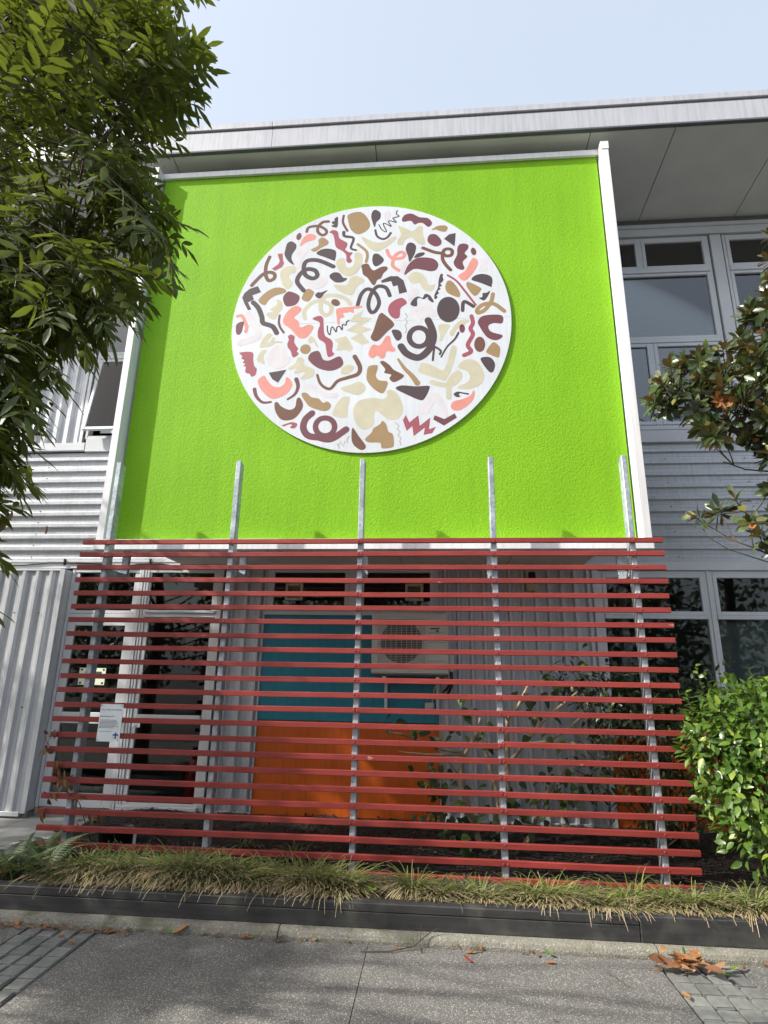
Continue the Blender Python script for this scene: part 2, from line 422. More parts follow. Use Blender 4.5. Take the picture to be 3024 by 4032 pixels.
def tag(o, label, cat, group=None):
    o['label'] = label; o['category'] = cat
    if group: o['group'] = group
    return o

def fast_mesh(name, V, T, mats, midx=None, smooth=False):
    """triangle mesh straight from arrays"""
    me = bpy.data.meshes.new(name)
    V = np.ascontiguousarray(V, np.float32); T = np.ascontiguousarray(T, np.int32)
    me.vertices.add(len(V)); me.vertices.foreach_set('co', V.ravel())
    me.loops.add(T.size); me.loops.foreach_set('vertex_index', T.ravel())
    me.polygons.add(len(T)); me.polygons.foreach_set('loop_start', np.arange(0, T.size, 3, dtype=np.int32))
    me.polygons.foreach_set('loop_total', np.full(len(T), 3, np.int32))
    for m in mats: me.materials.append(M[m])
    if midx is not None: me.polygons.foreach_set('material_index', np.ascontiguousarray(midx, np.int32))
    if smooth: me.polygons.foreach_set('use_smooth', np.ones(len(T), bool))
    me.update(); me.validate()
    return me

def frame_of(x, z):
    """4x4 with local x along x, local z near z"""
    x = np.asarray(x, float); x = x / np.linalg.norm(x)
    z = np.asarray(z, float); y = np.cross(z, x)
    if np.linalg.norm(y) < 1e-4: y = np.cross((0.3, 0.9, 0.1), x)
    y /= np.linalg.norm(y); z = np.cross(x, y)
    m = np.eye(4); m[:3, 0] = x; m[:3, 1] = y; m[:3, 2] = z
    return m

def at(pos, x, z, s=1.0):
    m = frame_of(x, z); m[:3, :3] *= s; m[:3, 3] = pos; return m

_RT = np.array(ROT)
def on_screen(p):
    q = (np.asarray(p) - CAM) @ _RT
    if q[1] < 0.2: return False, 9e9
    return abs(q[0] / q[1]) * FOC < 0.56 and abs(q[2] / q[1]) * FOC < 0.73, q[1]

def leaf_blade(L, W, fold=0.18, curl=0.12, prof=(0.0, 0.62, 1.0, 0.80, 0.0), ts=(0, 0.22, 0.5, 0.78, 1.0), wav=0.0):
    V = []; T = []
    for i, (t, w) in enumerate(zip(ts, prof)):
        x = L * t; zc = -curl * L * t * t; h = W * 0.5 * w
        V.append((x, 0, zc))
        if 0 < i < len(ts) - 1:
            k = wav * W * (1 if i % 2 else -1)
            V.append((x, h, zc + fold * h + k)); V.append((x, -h, zc + fold * h - k * 0.6))
    n = len(ts); idx = [0] + [1 + 3 * (i - 1) for i in range(1, n - 1)] + [1 + 3 * (n - 2)]
    for i in range(n - 1):
        a, b = idx[i], idx[i + 1]
        if i == 0: T += [(a, b, b + 1), (a, b + 2, b)]
        elif i == n - 2: T += [(a, b, a + 1), (a, a + 2, b)]
        else: T += [(a, b, b + 1), (a, b + 1, a + 1), (a, a + 2, b + 2), (a, b + 2, b)]
    return np.array(V, float), np.array(T, int)

def merged(parts):
    V = []; T = []; b = 0
    for v, t in parts: V.append(v); T.append(t + b); b += len(v)
    return np.concatenate(V), np.concatenate(T)

def xf(part, m):
    v, t = part
    return v @ m[:3, :3].T + m[:3, 3], t

def foliage(root, part, mass, variants, mats, places, top=300, smooth=False):
    """places: (variant, 4x4, material). The largest in the picture become parts of their own, the rest one mass."""
    sc = []
    for i, (v, m, k) in enumerate(places):
        ok, d = on_screen(m[:3, 3]); sc.append(((-1.0 / d * np.linalg.norm(m[:3, 0])) if ok else 1.0 + i * 1e-9, i))
    sc.sort()
    first = [i for s, i in sc[:top] if s < 0]
    fs = set(first); cache = {}
    for i in first:
        v, m, k = places[i]
        if (v, k) not in cache:
            cache[(v, k)] = fast_mesh(part, variants[v][0], variants[v][1], [mats[k]], smooth=smooth)
        o = bpy.data.objects.new(part, cache[(v, k)]); COL.objects.link(o); o.parent = root
        if root.type == 'EMPTY': o.matrix_parent_inverse = Matrix.Translation(-root.location)
        o.matrix_basis = Matrix(m.tolist())
    rest = [p for i, p in enumerate(places) if i not in fs]
    if rest:
        V = []; T = []; K = []; b = 0
        for v, m, k in rest:
            a, t = xf(variants[v], m); V.append(a); T.append(t + b); b += len(a); K.append(np.full(len(t), k))
        o = put(mass, fast_mesh(mass, np.concatenate(V), np.concatenate(T), mats, np.concatenate(K), smooth), root)
        o['kind'] = 'stuff'

def unit(v):
    v = np.asarray(v, float); return v / np.linalg.norm(v)

# ------------------------------------------------------------------ the setting
obj('ground', MB().box(-400, 400, -400, 400, -0.30, -0.032), 'asphalt', kind='structure', label='dark asphalt ground around the building')

pav = obj('pavement', MB().box(-9, 9, -9, -0.80, -0.030, -0.0215), 'bedding', kind='structure', label='exposed aggregate pavement with cobble strips in front of the kerb')
def slab(x0, x1, y0, y1):
    obj('paving_slab', MB().cbox(x0, x1, y0, y1, -0.021, 0.0, 0.002), 'paving', pav)
for (x0, x1) in ((-9.0, -5.2), (-5.192, -1.992), (-1.500, 0.2335), (0.2370, 1.955), (2.418, 5.6), (5.608, 9.0)):
    slab(x0, x1, -3.2, -0.862); slab(x0, x1, -6.0, -3.208)
cob_meshes = []
for k in range(10):
    bm = bmesh.new(); bmesh.ops.create_cube(bm, size=1.0)
    for v in bm.verts:
        v.co = Vector((v.co.x * 0.106 + random.uniform(-.004, .004), v.co.y * 0.116 + random.uniform(-.005, .005), v.co.z * 0.05))
    bmesh.ops.bevel(bm, geom=[e for e in bm.edges if (e.verts[0].co.z > 0) or (e.verts[1].co.z > 0)], offset=0.007, segments=2, affect='EDGES')
    me = bpy.data.meshes.new('cobble'); bm.to_mesh(me); bm.free(); me.materials.append(M['stone']); cob_meshes.append(me)
for xs in ((-1.930, -1.815, -1.697, -1.577), (2.022, 2.136, 2.249, 2.361)):
    for j in range(24):
        for i, x in enumerate(xs):
            o = bpy.data.objects.new('cobble', random.choice(cob_meshes)); COL.objects.link(o); o.parent = pav
            o.location = (x + random.uniform(-.004, .004), -0.925 - j * 0.1225 - (0.012 if i % 2 else 0) * random.random(), -0.027 + random.uniform(-.003, .003))
            o.rotation_euler = (random.uniform(-.025, .025), random.uniform(-.025, .025), random.uniform(-.03, .03) + random.choice((0, math.pi)))

kerb = put('kerb', None); kerb.location = (0, -0.82, 0); kerb['kind'] = 'structure'; kerb['label'] = 'low mossy concrete kerb along the black planter edge'
kx = [-7.4, -5.05, -2.70, -0.344, 1.99, 4.34, 6.7]
for a, b in zip(kx[:-1], kx[1:]):
    prof = [(-0.855, -0.03), (-0.852, 0.016), (-0.842, 0.038), (-0.826, 0.050), (-0.806, 0.055), (-0.745, 0.057), (-0.745, -0.03)]
    mb = MB(); n = len(prof)
    mb.add([(a + .004, y, z) for y, z in prof] + [(b - .004, y, z) for y, z in prof],
           [(i, i + n, (i + 1) % n + n, (i + 1) % n) for i in range(n)] + [tuple(range(n)), tuple(range(2 * n - 1, n - 1, -1))])
    obj('kerb_stone', mb, 'kerb', kerb)

edge = thing('planter_edging', (0, -0.73, 0.05), 'black stained timber sleepers edging the planting bed above the kerb', 'planter edging')
for x0, x1 in ((-6.0, -2.62), (-2.617, 1.913)):
    obj('sleeper', MB().cbox(x0, x1, -0.780, -0.690, 0.056, 0.1465, 0.004), 'timber', edge)
for x0, x1 in ((-6.0, -3.3), (-3.297, 1.913)):
    obj('sleeper', MB().cbox(x0, x1, -0.781, -0.688, 0.1485, 0.199, 0.005), 'timber', edge)
obj('sleeper', MB().cbox(1.9165, 6.5, -0.7825, -0.686, 0.056, 0.2005, 0.005), 'timber', edge)

# planting bed: uneven soil, and the concrete path beside it
def soil_grid(x0, x1, y0, y1, nx, ny):
    mb = MB(); vs = []
    for j in range(ny + 1):
        for i in range(nx + 1):
            x = x0 + (x1 - x0) * i / nx; y = y0 + (y1 - y0) * j / ny
            z = 0.112 + 0.014 * math.sin(3.1 * x + 1.3 * y) + 0.012 * math.sin(7.3 * x - 5.1 * y + 1) + random.uniform(-.008, .008)
            z += 0.05 * min(1, max(0, y / 1.2))
            if x < 0: z += 0.02 * min(1, -x)
            if x < -2.75 and y > -0.1: z = min(z, 0.05 + 0.02 * random.random() + max(0, (x + 2.95)) * 0.5)
            vs.append((x, y, z))
    mb.add(vs, [(j * (nx + 1) + i, j * (nx + 1) + i + 1, (j + 1) * (nx + 1) + i + 1, (j + 1) * (nx + 1) + i) for j in range(ny) for i in range(nx)], True)
    return mb
obj('soil', soil_grid(-6.0, 6.5, -0.689, 1.597, 150, 40), 'soil', kind='structure', label='dark soil of the planting bed behind the black edging')
pth = put('path', None); pth.location = (-4, 0.8, 0); pth['kind'] = 'structure'; pth['label'] = 'pale concrete path at far left beside the ferns'
for (x0, x1, y0, y1) in ((-6.0, -4.62, -0.15, 1.597), (-4.612, -3.69, -0.15, 1.597), (-3.682, -2.98, 0.10, 1.597)):
    obj('path_slab', MB().cbox(x0, x1, y0, y1, -0.02, 0.078, 0.004), 'path', pth)

# ------------------------------------------------------------------ the building
W = 1.60
bld = thing('school_building', (0, 3.0, 0), 'two storey grey metal clad building with wide flat eaves and large windows', 'building')

def corrug_v(x0, x1, z0, z1, y, pitch=0.1455, ph=0.0, d=0.032, steep=False):
    """upright ribs: sheet profile along x"""
    pr = []; k = math.floor((x0 - ph) / pitch); a_, b_, c_, e_ = (0.52, 0.62, 0.82, 0.92) if steep else (0.50, 0.655, 0.845, 0.99)
    x = ph + k * pitch
    while x < x1 + pitch:
        for fx, dy in ((0.0, 0), (0.22, 0), (0.235, -0.004), (0.25, 0), (a_, 0), (b_, -d), (c_, -d), (e_, 0)):
            pr.append((x + fx * pitch, y + dy))
        x += pitch
    pr = [p for p in pr if x0 < p[0] < x1]; pr = [(x0, pr[0][1])] + pr + [(x1, pr[-1][1])]
    mb = MB(); n = len(pr)
    mb.add([(a, b, z0) for a, b in pr] + [(a, b, z1) for a, b in pr], [(i, i + 1, n + i + 1, n + i) for i in range(n - 1)])
    return mb
def corrug_h(x0, x1, z0, z1, y, pitch=0.1463, ph=0.0, d=0.030):
    """level ribs: sheet profile along z"""
    pr = []; z = ph + math.floor((z0 - ph) / pitch) * pitch
    while z < z1 + pitch:
        for fz, dy in ((0.0, -d), (0.26, -d), (0.36, -0.004), (0.40, 0.0), (0.60, 0.0), (0.62, -0.004), (0.64, 0.0), (0.93, 0.0)):
            pr.append((z + fz * pitch, y + dy))
        z += pitch
    pr = [p for p in pr if z0 < p[0] < z1]; pr = [(z0, pr[0][1])] + pr + [(z1, pr[-1][1])]
    mb = MB(); n = len(pr)
    mb.add([(x0, b, a) for a, b in pr] + [(x1, b, a) for a, b in pr], [(i, n + i, n + i + 1, i + 1) for i in range(n - 1)])
    return mb

# level-ribbed band between the storeys, left, middle (behind the box) and right
for a, b in ((-7.5, -2.35), (2.35, 7.5)):
    obj('wall_cladding', corrug_h(a, b, 2.885, 4.31, W, ph=4.201 - 0.1463 * 9), 'clad', bld)
sc_ = MB()
for side, xs in ((-1, (-3.36, -4.26, -5.16)), (1, (3.39, 4.29, 5.19))):
    for x in xs:
        for j in range(0, 9, 1 if side < 0 else 2):
            z = 4.201 - 0.1463 * j - 0.085
            sc_.tube([(x + .012 * side * j * 0.2, W + 0.004, z), (x + .012 * side * j * 0.2, W - 0.008, z)], 0.007, 6)
for x in (-3.95, -4.25, -4.55):
    for z in (1.2, 2.25): sc_.tube([(x, 1.46, z), (x, 1.435, z)], 0.007, 6)
obj('screw_heads', sc_, 'gutter', bld, kind='stuff')
obj('flashing', MB().cbox(-7.5, -2.35, W - 0.036, W + .02, 2.800, 2.883, 0.004), 'frame', bld)
obj('flashing', MB().cbox(-7.5, -2.35, W - 0.044, W - 0.0365, 2.872, 2.902, 0.002), 'frame', bld)
obj('flashing', MB().cbox(2.35, 7.5, W - 0.034, W + .02, 2.785, 2.884, 0.004), 'frame', bld)
# upright-ribbed upper left wall, and the ribbed store at bottom left
obj('wall_cladding', corrug_v(-7.5, -3.90, 4.44, 7.449, W, 0.150), 'clad', bld)
obj('corner_trim', MB().cbox(-3.90, -3.855, W - 0.034, W + .02, 4.44, 7.40, 0.003), 'clad', bld)
obj('flashing', MB().cbox(-7.5, -3.80, W - 0.045, W + .02, 4.33, 4.438, 0.004), 'frame', bld)
st = corrug_v(-7.5, -3.765, 0.145, 2.748, 1.47, 0.1700, -3.83)
obj('wall_cladding', st, 'clad', bld)
obj('corner_trim', MB().cbox(-3.765, -3.700, 1.436, 1.478, 0.130, 2.765, 0.003), 'clad', bld)
obj('corner_trim', MB().box(-3.706, -3.700, 1.4785, 1.66, 0.145, 2.765), 'clad', bld)
obj('flashing', MB().cbox(-7.5, -3.766, 1.440, 1.60, 2.750, 2.772, 0.003), 'frame', bld)
obj('flashing', MB().cbox(-7.5, -3.7665, 1.432, 1.48, 0.10, 0.1445, 0.003), 'clad', bld)
obj('plinth', MB().box(-7.5, -3.72, 1.49, 1.60, -0.05, 0.130), 'concrete', bld)
obj('plinth', MB().box(-3.72, 7.5, W + 0.005, W + 0.2, -0.05, 0.172), 'concrete', bld)

# middle ground-floor wall
obj('wall_cladding', corrug_v(0.728, 2.432, 0.20, 2.852, W, 0.1442, 0.928 - 0.1442 * 0.62, 0.055, True), 'clad', bld)
obj('wall_cladding', corrug_v(-1.80, -1.300, 0.20, 2.852, W, 0.165, -1.80, 0.045, True), 'clad', bld)
obj('flashing', MB().cbox(0.728, 2.432, W - 0.036, W + .004, 0.170, 0.199, 0.003), 'clad', bld)
obj('flashing', MB().cbox(-1.80, -1.300, W - 0.036, W + .004, 0.165, 0.199, 0.003), 'clad', bld)
obj('corner_trim', MB().cbox(2.434, 2.492, W - 0.036, W + .03, 0.17, 2.852, 0.003), 'white', bld)
obj('corner_trim', MB().cbox(0.716, 0.7265, W - 0.030, W + .03, 0.17, 2.852, 0.002), 'clad', bld)
obj('wall_panel', MB().cbox(-1.285, 0.714, W - 0.012, W + 0.01, 1.118, 2.262, 0.003), 'teal', bld, label='teal painted wall panel above the orange panel')
obj('wall_panel', MB().cbox(-1.285, 0.714, W - 0.010, W + 0.01, 0.172, 1.112, 0.003), 'orange', bld, label='orange painted wall panel below the teal panel')
obj('wall_panel', MB().cbox(2.50, 6.5, W - 0.010, W + 0.01, 0.175, 1.02, 0.003), 'orange', bld, label='orange painted panel under the right hand windows')
obj('corner_trim', MB().cbox(-1.299, -1.286, W - 0.026, W + .02, 0.17, 2.852, 0.002), 'frame', bld)
obj('sill', MB().cbox(-1.285, 0.714, W - 0.03, W + 0.02, 2.264, 2.300, 0.003), 'frame', bld)

def bars(x0, x1, z0, z1, w, y0, y1, c=0.004, wb=None, wt=None):
    wb = wb or w; wt = wt or w
    mb = MB()
    mb.cbox(x0, x0 + w, y0, y1, z0, z1, c); mb.cbox(x1 - w, x1, y0, y1, z0, z1, c)
    mb.cbox(x0 + w + .0005, x1 - w - .0005, y0 + .0015, y1, z0, z0 + wb, c); mb.cbox(x0 + w + .0005, x1 - w - .0005, y0 + .0015, y1, z1 - wt, z1, c)
    return mb
def sash(x0, x1, z0, z1, win, w=0.045, m='frame', y=W, gl='glass'):
    s = obj('sash', bars(x0, x1, z0, z1, w, y - 0.022, y + 0.03), m, win)
    g = obj('pane', MB().box(x0 + w - .004, x1 - w + .004, y + 0.004, y + 0.010, z0 + w - .004, z1 - w + .004), gl, win)
    return s
# highlight windows over the teal panel
for (a, b) in ((-1.235, -0.318), (-0.180, 0.665)):
    w_ = obj('window', bars(a, b, 2.335, 2.800, 0.042, W - 0.02, W + 0.05), 'frame', bld)
    obj('pane', MB().box(a + .038, b - .038, W + 0.008, W + 0.014, 2.373, 2.762), 'glass', w_)
    vx = -1.057 if a < -1 else 0.340
    v_ = obj('vent', bars(vx, vx + 0.205, 2.432, 2.632, 0.030, W - 0.026, W + 0.006, 0.006), 'cream', w_)
    sl = MB()
    for q in range(9): sl.add([(vx + .03, W - .018, 2.466 + q * .0155), (vx + .175, W - .018, 2.466 + q * .0155), (vx + .175, W - .002, 2.478 + q * .0155), (vx + .03, W - .002, 2.478 + q * .0155)], [(0, 1, 2, 3)])
    obj('louvre', sl, 'cream', w_, kind='stuff')
hw = MB().box(-1.285, -1.2355, W - .012, W + .03, 2.3005, 2.852).box(-0.3175, -0.1805, W - .014, W + .03, 2.3005, 2.852).box(0.6655, 0.714, W - .012, W + .03, 2.3005, 2.852)
hw.box(-1.235, -0.318, W - .012, W + .03, 2.8005, 2.852).box(-0.180, 0.665, W - .012, W + .03, 2.8005, 2.852).box(-1.235, -0.318, W - .012, W + .03, 2.3005, 2.3345).box(-0.180, 0.665, W - .012, W + .03, 2.3005, 2.3345)
obj('window_surround', hw, 'frame', bld)

# glazed door and sidelight at left
dw = obj('door_frame', MB().cbox(-3.697, -3.662, W - .025, W + .06, 0.17, 2.79, .004).cbox(-2.846, -2.818, W - .03, W + .06, 0.17, 2.79, .004).cbox(-2.814, -2.786, W - .036, W + .06, 0.17, 2.79, .004)
         .cbox(-2.782, -2.754, W - .03, W + .06, 0.17, 2.79, .004).cbox(-2.750, -2.722, W - .026, W + .06, 0.17, 2.79, .004).cbox(-1.868, -1.802, W - .03, W + .06, 0.17, 2.79, .004)
         .cbox(-3.661, -2.847, W - .022, W + .06, 2.752, 2.79, .003).cbox(-2.721, -1.869, W - .022, W + .06, 2.752, 2.79, .003)
         .cbox(-3.661, -2.847, W - .022, W + .06, 2.262, 2.298, .003).cbox(-3.661, -2.847, W - .026, W + .06, 2.216, 2.258, .003)
         .cbox(-2.721, -1.869, W - .045, W + .06, 2.275, 2.305, .004).cbox(-2.721, -1.869, W - .028, W + .06, 2.226, 2.272, .003), 'white', bld)
obj('pane', MB().box(-3.661, -2.847, W + .012, W + .018, 2.2985, 2.7515), 'glass', dw)
obj('pane', MB().box(-2.721, -1.869, W + .012, W + .018, 2.3055, 2.7515), 'glass', dw)
for x0, x1, z0, z1 in ((-3.661, -3.605, 2.2985, 2.7515), (-2.903, -2.847, 2.2985, 2.7515), (-2.721, -2.70, 2.3055, 2.7515), (-1.93, -1.869, 2.3055, 2.7515)):
    obj('bead', MB().box(x0, x1, W - .012, W + .011, z0, z1), 'white', dw)
d1 = obj('door', bars(-3.658, -2.850, 0.178, 2.212, 0.095, W - .018, W + .03, .004, 0.14, 0.09), 'white', bld, label='white framed glazed door with a pale notice on its glass')
obj('rail', MB().cbox(-3.562, -2.946, W - .015, W + .03, 1.035, 1.155, .004), 'white', d1)
obj('pane', MB().box(-3.562, -2.946, W + .004, W + .010, 1.156, 2.121), 'glass', d1)
obj('pane', MB().box(-3.562, -2.946, W + .004, W + .010, 0.319, 1.034), 'glass', d1)
d2 = obj('door', bars(-2.718, -1.872, 0.190, 2.222, 0.050, W - .016, W + .03, .004, 0.055, 0.05), 'white', bld, label='full height glazed panel with a pale mid rail')
obj('rail', MB().cbox(-2.667, -1.923, W - .05, W + .03, 1.098, 1.145, .006), 'white', d2)
obj('pane', MB().box(-2.667, -1.923, W + .004, W + .010, 1.146, 2.171), 'glass', d2)
obj('pane', MB().box(-2.667, -1.923, W + .004, W + .010, 0.246, 1.097), 'glass', d2)
obj('sill', MB().cbox(-2.76, -1.86, W - .075, W - .018, 0.172, 0.225, .008), 'white', d2)

# lower right windows
lw = [(2.510, 3.672), (3.700, 4.86), (4.888, 6.05)]
for i, (a, b) in enumerate(lw):
    w_ = obj('window', bars(a, b, 1.04, 2.780, 0.034, W - .015, W + .07, .003), 'frame', bld)
    sash(a + .035, b - .035, 2.292, 2.745, w_, 0.042)
    obj('transom', MB().cbox(a + .0345, b - .0345, W - .034, W + .05, 2.250, 2.290, .004), 'frame', w_)
    obj('pane', MB().box(a + .0345, b - .0345, W + .012, W + .018, 1.075, 2.2495), 'glass', w_)
    if i >= 1: obj('blind', MB().box(a + .05, b - .05, W + .085, W + .09, 1.08, 2.24), 'greyblind', w_)
    obj('mullion', MB().cbox(b + .0005, b + .0275, W - .026, W + .07, 1.04, 2.780, .003), 'frame', w_)
obj('window_surround', MB().box(2.4935, 2.5095, W - .02, W + .05, 1.02, 2.784), 'frame', bld)
obj('window_surround', MB().box(2.51, 6.5, W - .012, W + .05, 1.0205, 1.0395), 'frame', bld)
# upper right windows: three rows of lights
up = [(2.62, 4.268), (4.448, 6.10)]
for a, b in up:
    w_ = obj('window', bars(a, b, 4.512, 7.222, 0.034, W - .012, W + .08, .003), 'frame', bld)
    m1 = a + 0.78
    for x0, x1 in ((a + .035, m1 - .018), (m1 + .018, b - .035)):
        sash(x0, x1, 6.735, 7.186, w_, 0.046, gl='skyglass'); sash(x0, x1, 4.548, 5.648, w_, 0.046, gl='skyglass')
    obj('mullion', MB().cbox(m1 - .0175, m1 + .0175, W - .016, W + .07, 6.735, 7.1875, .003), 'frame', w_)
    obj('mullion', MB().cbox(m1 - .0175, m1 + .0175, W - .016, W + .07, 4.547, 5.648, .003), 'frame', w_)
    obj('transom', MB().cbox(a + .0345, b - .0345, W - .036, W + .06, 6.668, 6.733, .005), 'frame', w_)
    obj('transom', MB().cbox(a + .0345, b - .0345, W - .030, W + .06, 5.650, 5.702, .005), 'frame', w_)
    sash(a + .035, b - .035, 5.704, 6.666, w_, 0.040, gl='skyglass')
    obj('sill', MB().cbox(a - .08, b + .085, W - .05, W + .06, 4.470, 4.5105, .005), 'frame', w_)
obj('post', MB().cbox(4.290, 4.426, W - .030, W + .05, 4.512, 7.222, .004), 'frame', bld)
obj('post', MB().cbox(6.122, 6.26, W - .030, W + .05, 4.512, 7.222, .004), 'frame', bld)
obj('window_surround', MB().box(4.2685, 4.2895, W + .0, W + .05, 4.512, 7.222).box(4.4265, 4.4475, W + .0, W + .05, 4.512, 7.222), 'gutter', bld)
obj('head_beam', MB().cbox(-7.5, 7.5, W - .040, W + .12, 7.236, 7.345, .004).cbox(-7.5, 7.5, W - .062, W + .12, 7.3455, 7.400, .006), 'frame', bld)
obj('head_beam', MB().box(-7.5, 7.5, W - .050, W + .12, 7.401, 7.468), 'gutter', bld)
obj('apron', MB().cbox(2.3, 7.5, W - .046, W + .05, 4.315, 4.4685, .005), 'frame', bld)
# upper left window with its bottom light pushed open
lw_ = obj('window', bars(-3.835, -2.90, 4.500, 7.230, 0.040, W - .02, W + .08, .003), 'frame', bld)
obj('transom', MB().cbox(-3.794, -2.941, W - .030, W + .06, 5.655, 5.715, .005), 'frame', lw_)
sash(-3.793, -2.942, 5.718, 7.188, lw_, 0.042, gl='skyglass')
os_ = bars(-3.79, -2.945, 4.545, 5.652, 0.042, W - .022, W + .022); og = MB().box(-3.75, -2.985, W - .002, W + .004, 4.585, 5.612)
ca, sa = math.cos(R(8.5)), math.sin(R(8.5))
for mb_ in (os_, og):
    mb_.v = [(x, W + (y - W) * ca + (z - 5.652) * sa, 5.652 + (z - 5.652) * ca - (y - W) * sa) for x, y, z in mb_.v]
obj('sash', os_, 'frame', lw_, label='bottom sash pushed open'); obj('pane', og, 'glass', lw_)
obj('blind', MB().box(-3.70, -2.90, W + .082, W + .086, 4.62, 7.2), 'blind', lw_)
obj('apron', MB().cbox(-3.798, -2.3, W - .040, W + .05, 4.315, 4.498, .005), 'frame', bld)

# eaves: fascia, cap, gutter lip, and soffit boards that rise a little towards the gutter
FZ = 7.600; FY = 0.265
def soff(y): return 7.480 + (FZ - 7.480) * (W - y) / (W - FY)
for x0, x1 in ((-7.5, -1.22), (-1.217, 4.9), (4.903, 9.0)):
    obj('fascia', MB().cbox(x0, x1, FY, FY + .04, FZ + .034, FZ + .305, .004), 'fascia', bld)
    obj('roof_cap', MB().cbox(x0, x1, FY - .018, 0.80, FZ + .325, FZ + .412, .006), 'fascia', bld)
obj('gutter', MB().box(-7.5, 9.0, FY + .02, 0.45, FZ + .3055, FZ + .3245), 'gutter', bld)
obj('gutter', MB().cbox(-7.5, 9.0, FY - .008, FY + .035, FZ + .006, FZ + .033, .003), 'gutter', bld)
sx = [-7.5, -4.90, -2.44, 0.02, 2.484, 3.42, 4.635, 5.85, 7.07, 9.0]
for a, b in zip(sx[:-1], sx[1:]):
    mb = MB(); y0, y1 = FY + .038, W + .10
    mb.add([(x, y, soff(y) + dz) for dz in (0, .014) for x, y in ((a + .005, y0), (b - .005, y0), (b - .005, y1), (a + .005, y1))],
           [(0, 3, 2, 1), (4, 5, 6, 7), (0, 1, 5, 4), (1, 2, 6, 5), (2, 3, 7, 6), (3, 0, 4, 7)])
    obj('soffit_panel', mb, 'soffit', bld)
obj('roof', MB().box(-7.5, 9.0, FY + .05, 7.6, FZ + .02, FZ + .30).box(-7.5, 9.0, 0.81, 7.6, FZ + .302, FZ + .36).box(-7.5, 9.0, W + .08, 7.6, 7.50, FZ + .019), 'backing', bld)
# rooms behind the glass
def room(x0, x1, y0, y1, z0, z1):
    return MB().add([(x0, y0, z0), (x1, y0, z0), (x1, y1, z0), (x0, y1, z0), (x0, y0, z1), (x1, y0, z1), (x1, y1, z1), (x0, y1, z1)],
                    [(4, 7, 6, 5), (2, 6, 7, 3), (1, 5, 6, 2), (0, 3, 7, 4)])
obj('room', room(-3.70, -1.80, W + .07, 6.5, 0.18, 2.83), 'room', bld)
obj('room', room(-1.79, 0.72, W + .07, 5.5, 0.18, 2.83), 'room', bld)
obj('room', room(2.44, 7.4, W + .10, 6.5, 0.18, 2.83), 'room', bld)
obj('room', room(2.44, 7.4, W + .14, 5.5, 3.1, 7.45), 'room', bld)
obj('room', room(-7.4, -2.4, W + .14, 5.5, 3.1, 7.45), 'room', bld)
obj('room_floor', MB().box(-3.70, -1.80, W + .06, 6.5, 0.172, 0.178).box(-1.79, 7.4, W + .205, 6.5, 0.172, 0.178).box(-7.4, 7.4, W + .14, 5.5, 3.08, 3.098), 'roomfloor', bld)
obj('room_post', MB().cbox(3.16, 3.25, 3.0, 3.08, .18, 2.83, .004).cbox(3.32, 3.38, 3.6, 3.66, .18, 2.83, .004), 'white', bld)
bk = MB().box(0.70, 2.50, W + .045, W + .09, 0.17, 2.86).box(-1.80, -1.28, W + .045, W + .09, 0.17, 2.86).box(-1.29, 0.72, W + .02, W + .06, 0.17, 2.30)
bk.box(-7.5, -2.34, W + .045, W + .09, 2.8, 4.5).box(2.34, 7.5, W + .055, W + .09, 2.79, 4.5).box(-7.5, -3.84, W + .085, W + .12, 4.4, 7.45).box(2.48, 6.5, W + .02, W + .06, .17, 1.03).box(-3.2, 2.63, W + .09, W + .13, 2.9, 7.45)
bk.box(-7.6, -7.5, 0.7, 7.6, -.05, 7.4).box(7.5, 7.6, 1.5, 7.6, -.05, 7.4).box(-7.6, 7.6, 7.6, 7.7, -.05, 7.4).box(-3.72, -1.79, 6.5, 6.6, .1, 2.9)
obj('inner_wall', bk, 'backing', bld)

# ------------------------------------------------------------------ the green box bay
bay = thing('bay_panel', (0, 0.42, 2.76), 'lime green rendered bay panel framed by white metal fins above the red slat screen', 'wall panel')
obj('render_panel', MB().box(-2.560, 2.560, 0.420, 0.520, 2.86, 7.425), 'green', bay)
obj('side_fin', MB().cbox(-2.666, -2.590, 0.290, 0.560, 2.862, 7.445, .003), 'trim', bay)
obj('side_fin', MB().cbox(2.580, 2.656, 0.290, 0.560, 2.862, 7.445, .003), 'trim', bay)
obj('fin_cap', MB().cbox(-2.672, -2.584, 0.284, 0.566, 7.3455, 7.4535, .003), 'trim', bay)
obj('fin_cap', MB().cbox(2.574, 2.662, 0.284, 0.566, 7.3455, 7.4535, .003), 'trim', bay)
obj('top_trim', MB().cbox(-2.583, 2.573, 0.385, 0.419, 7.375, 7.449, .003), 'trim', bay)
for x0, x1 in ((-2.676, -1.60), (-1.598, 2.664)):
    obj('bottom_trim', MB().cbox(x0, x1, 0.284, 0.44, 2.758, 2.8605, .003), 'trim', bay)
obj('bay_body', MB().box(-2.34, 2.345, 0.525, W - .002, 2.868, 7.42), 'clad', bay)
sxs = [-2.35, -1.15, 0.30, 1.50, 2.36]
for a, b in zip(sxs[:-1], sxs[1:]):
    obj('soffit_panel', MB().cbox(a + .003, b - .003, 0.46, W - .002, 2.852, 2.866, .002), 'soffit', bay)

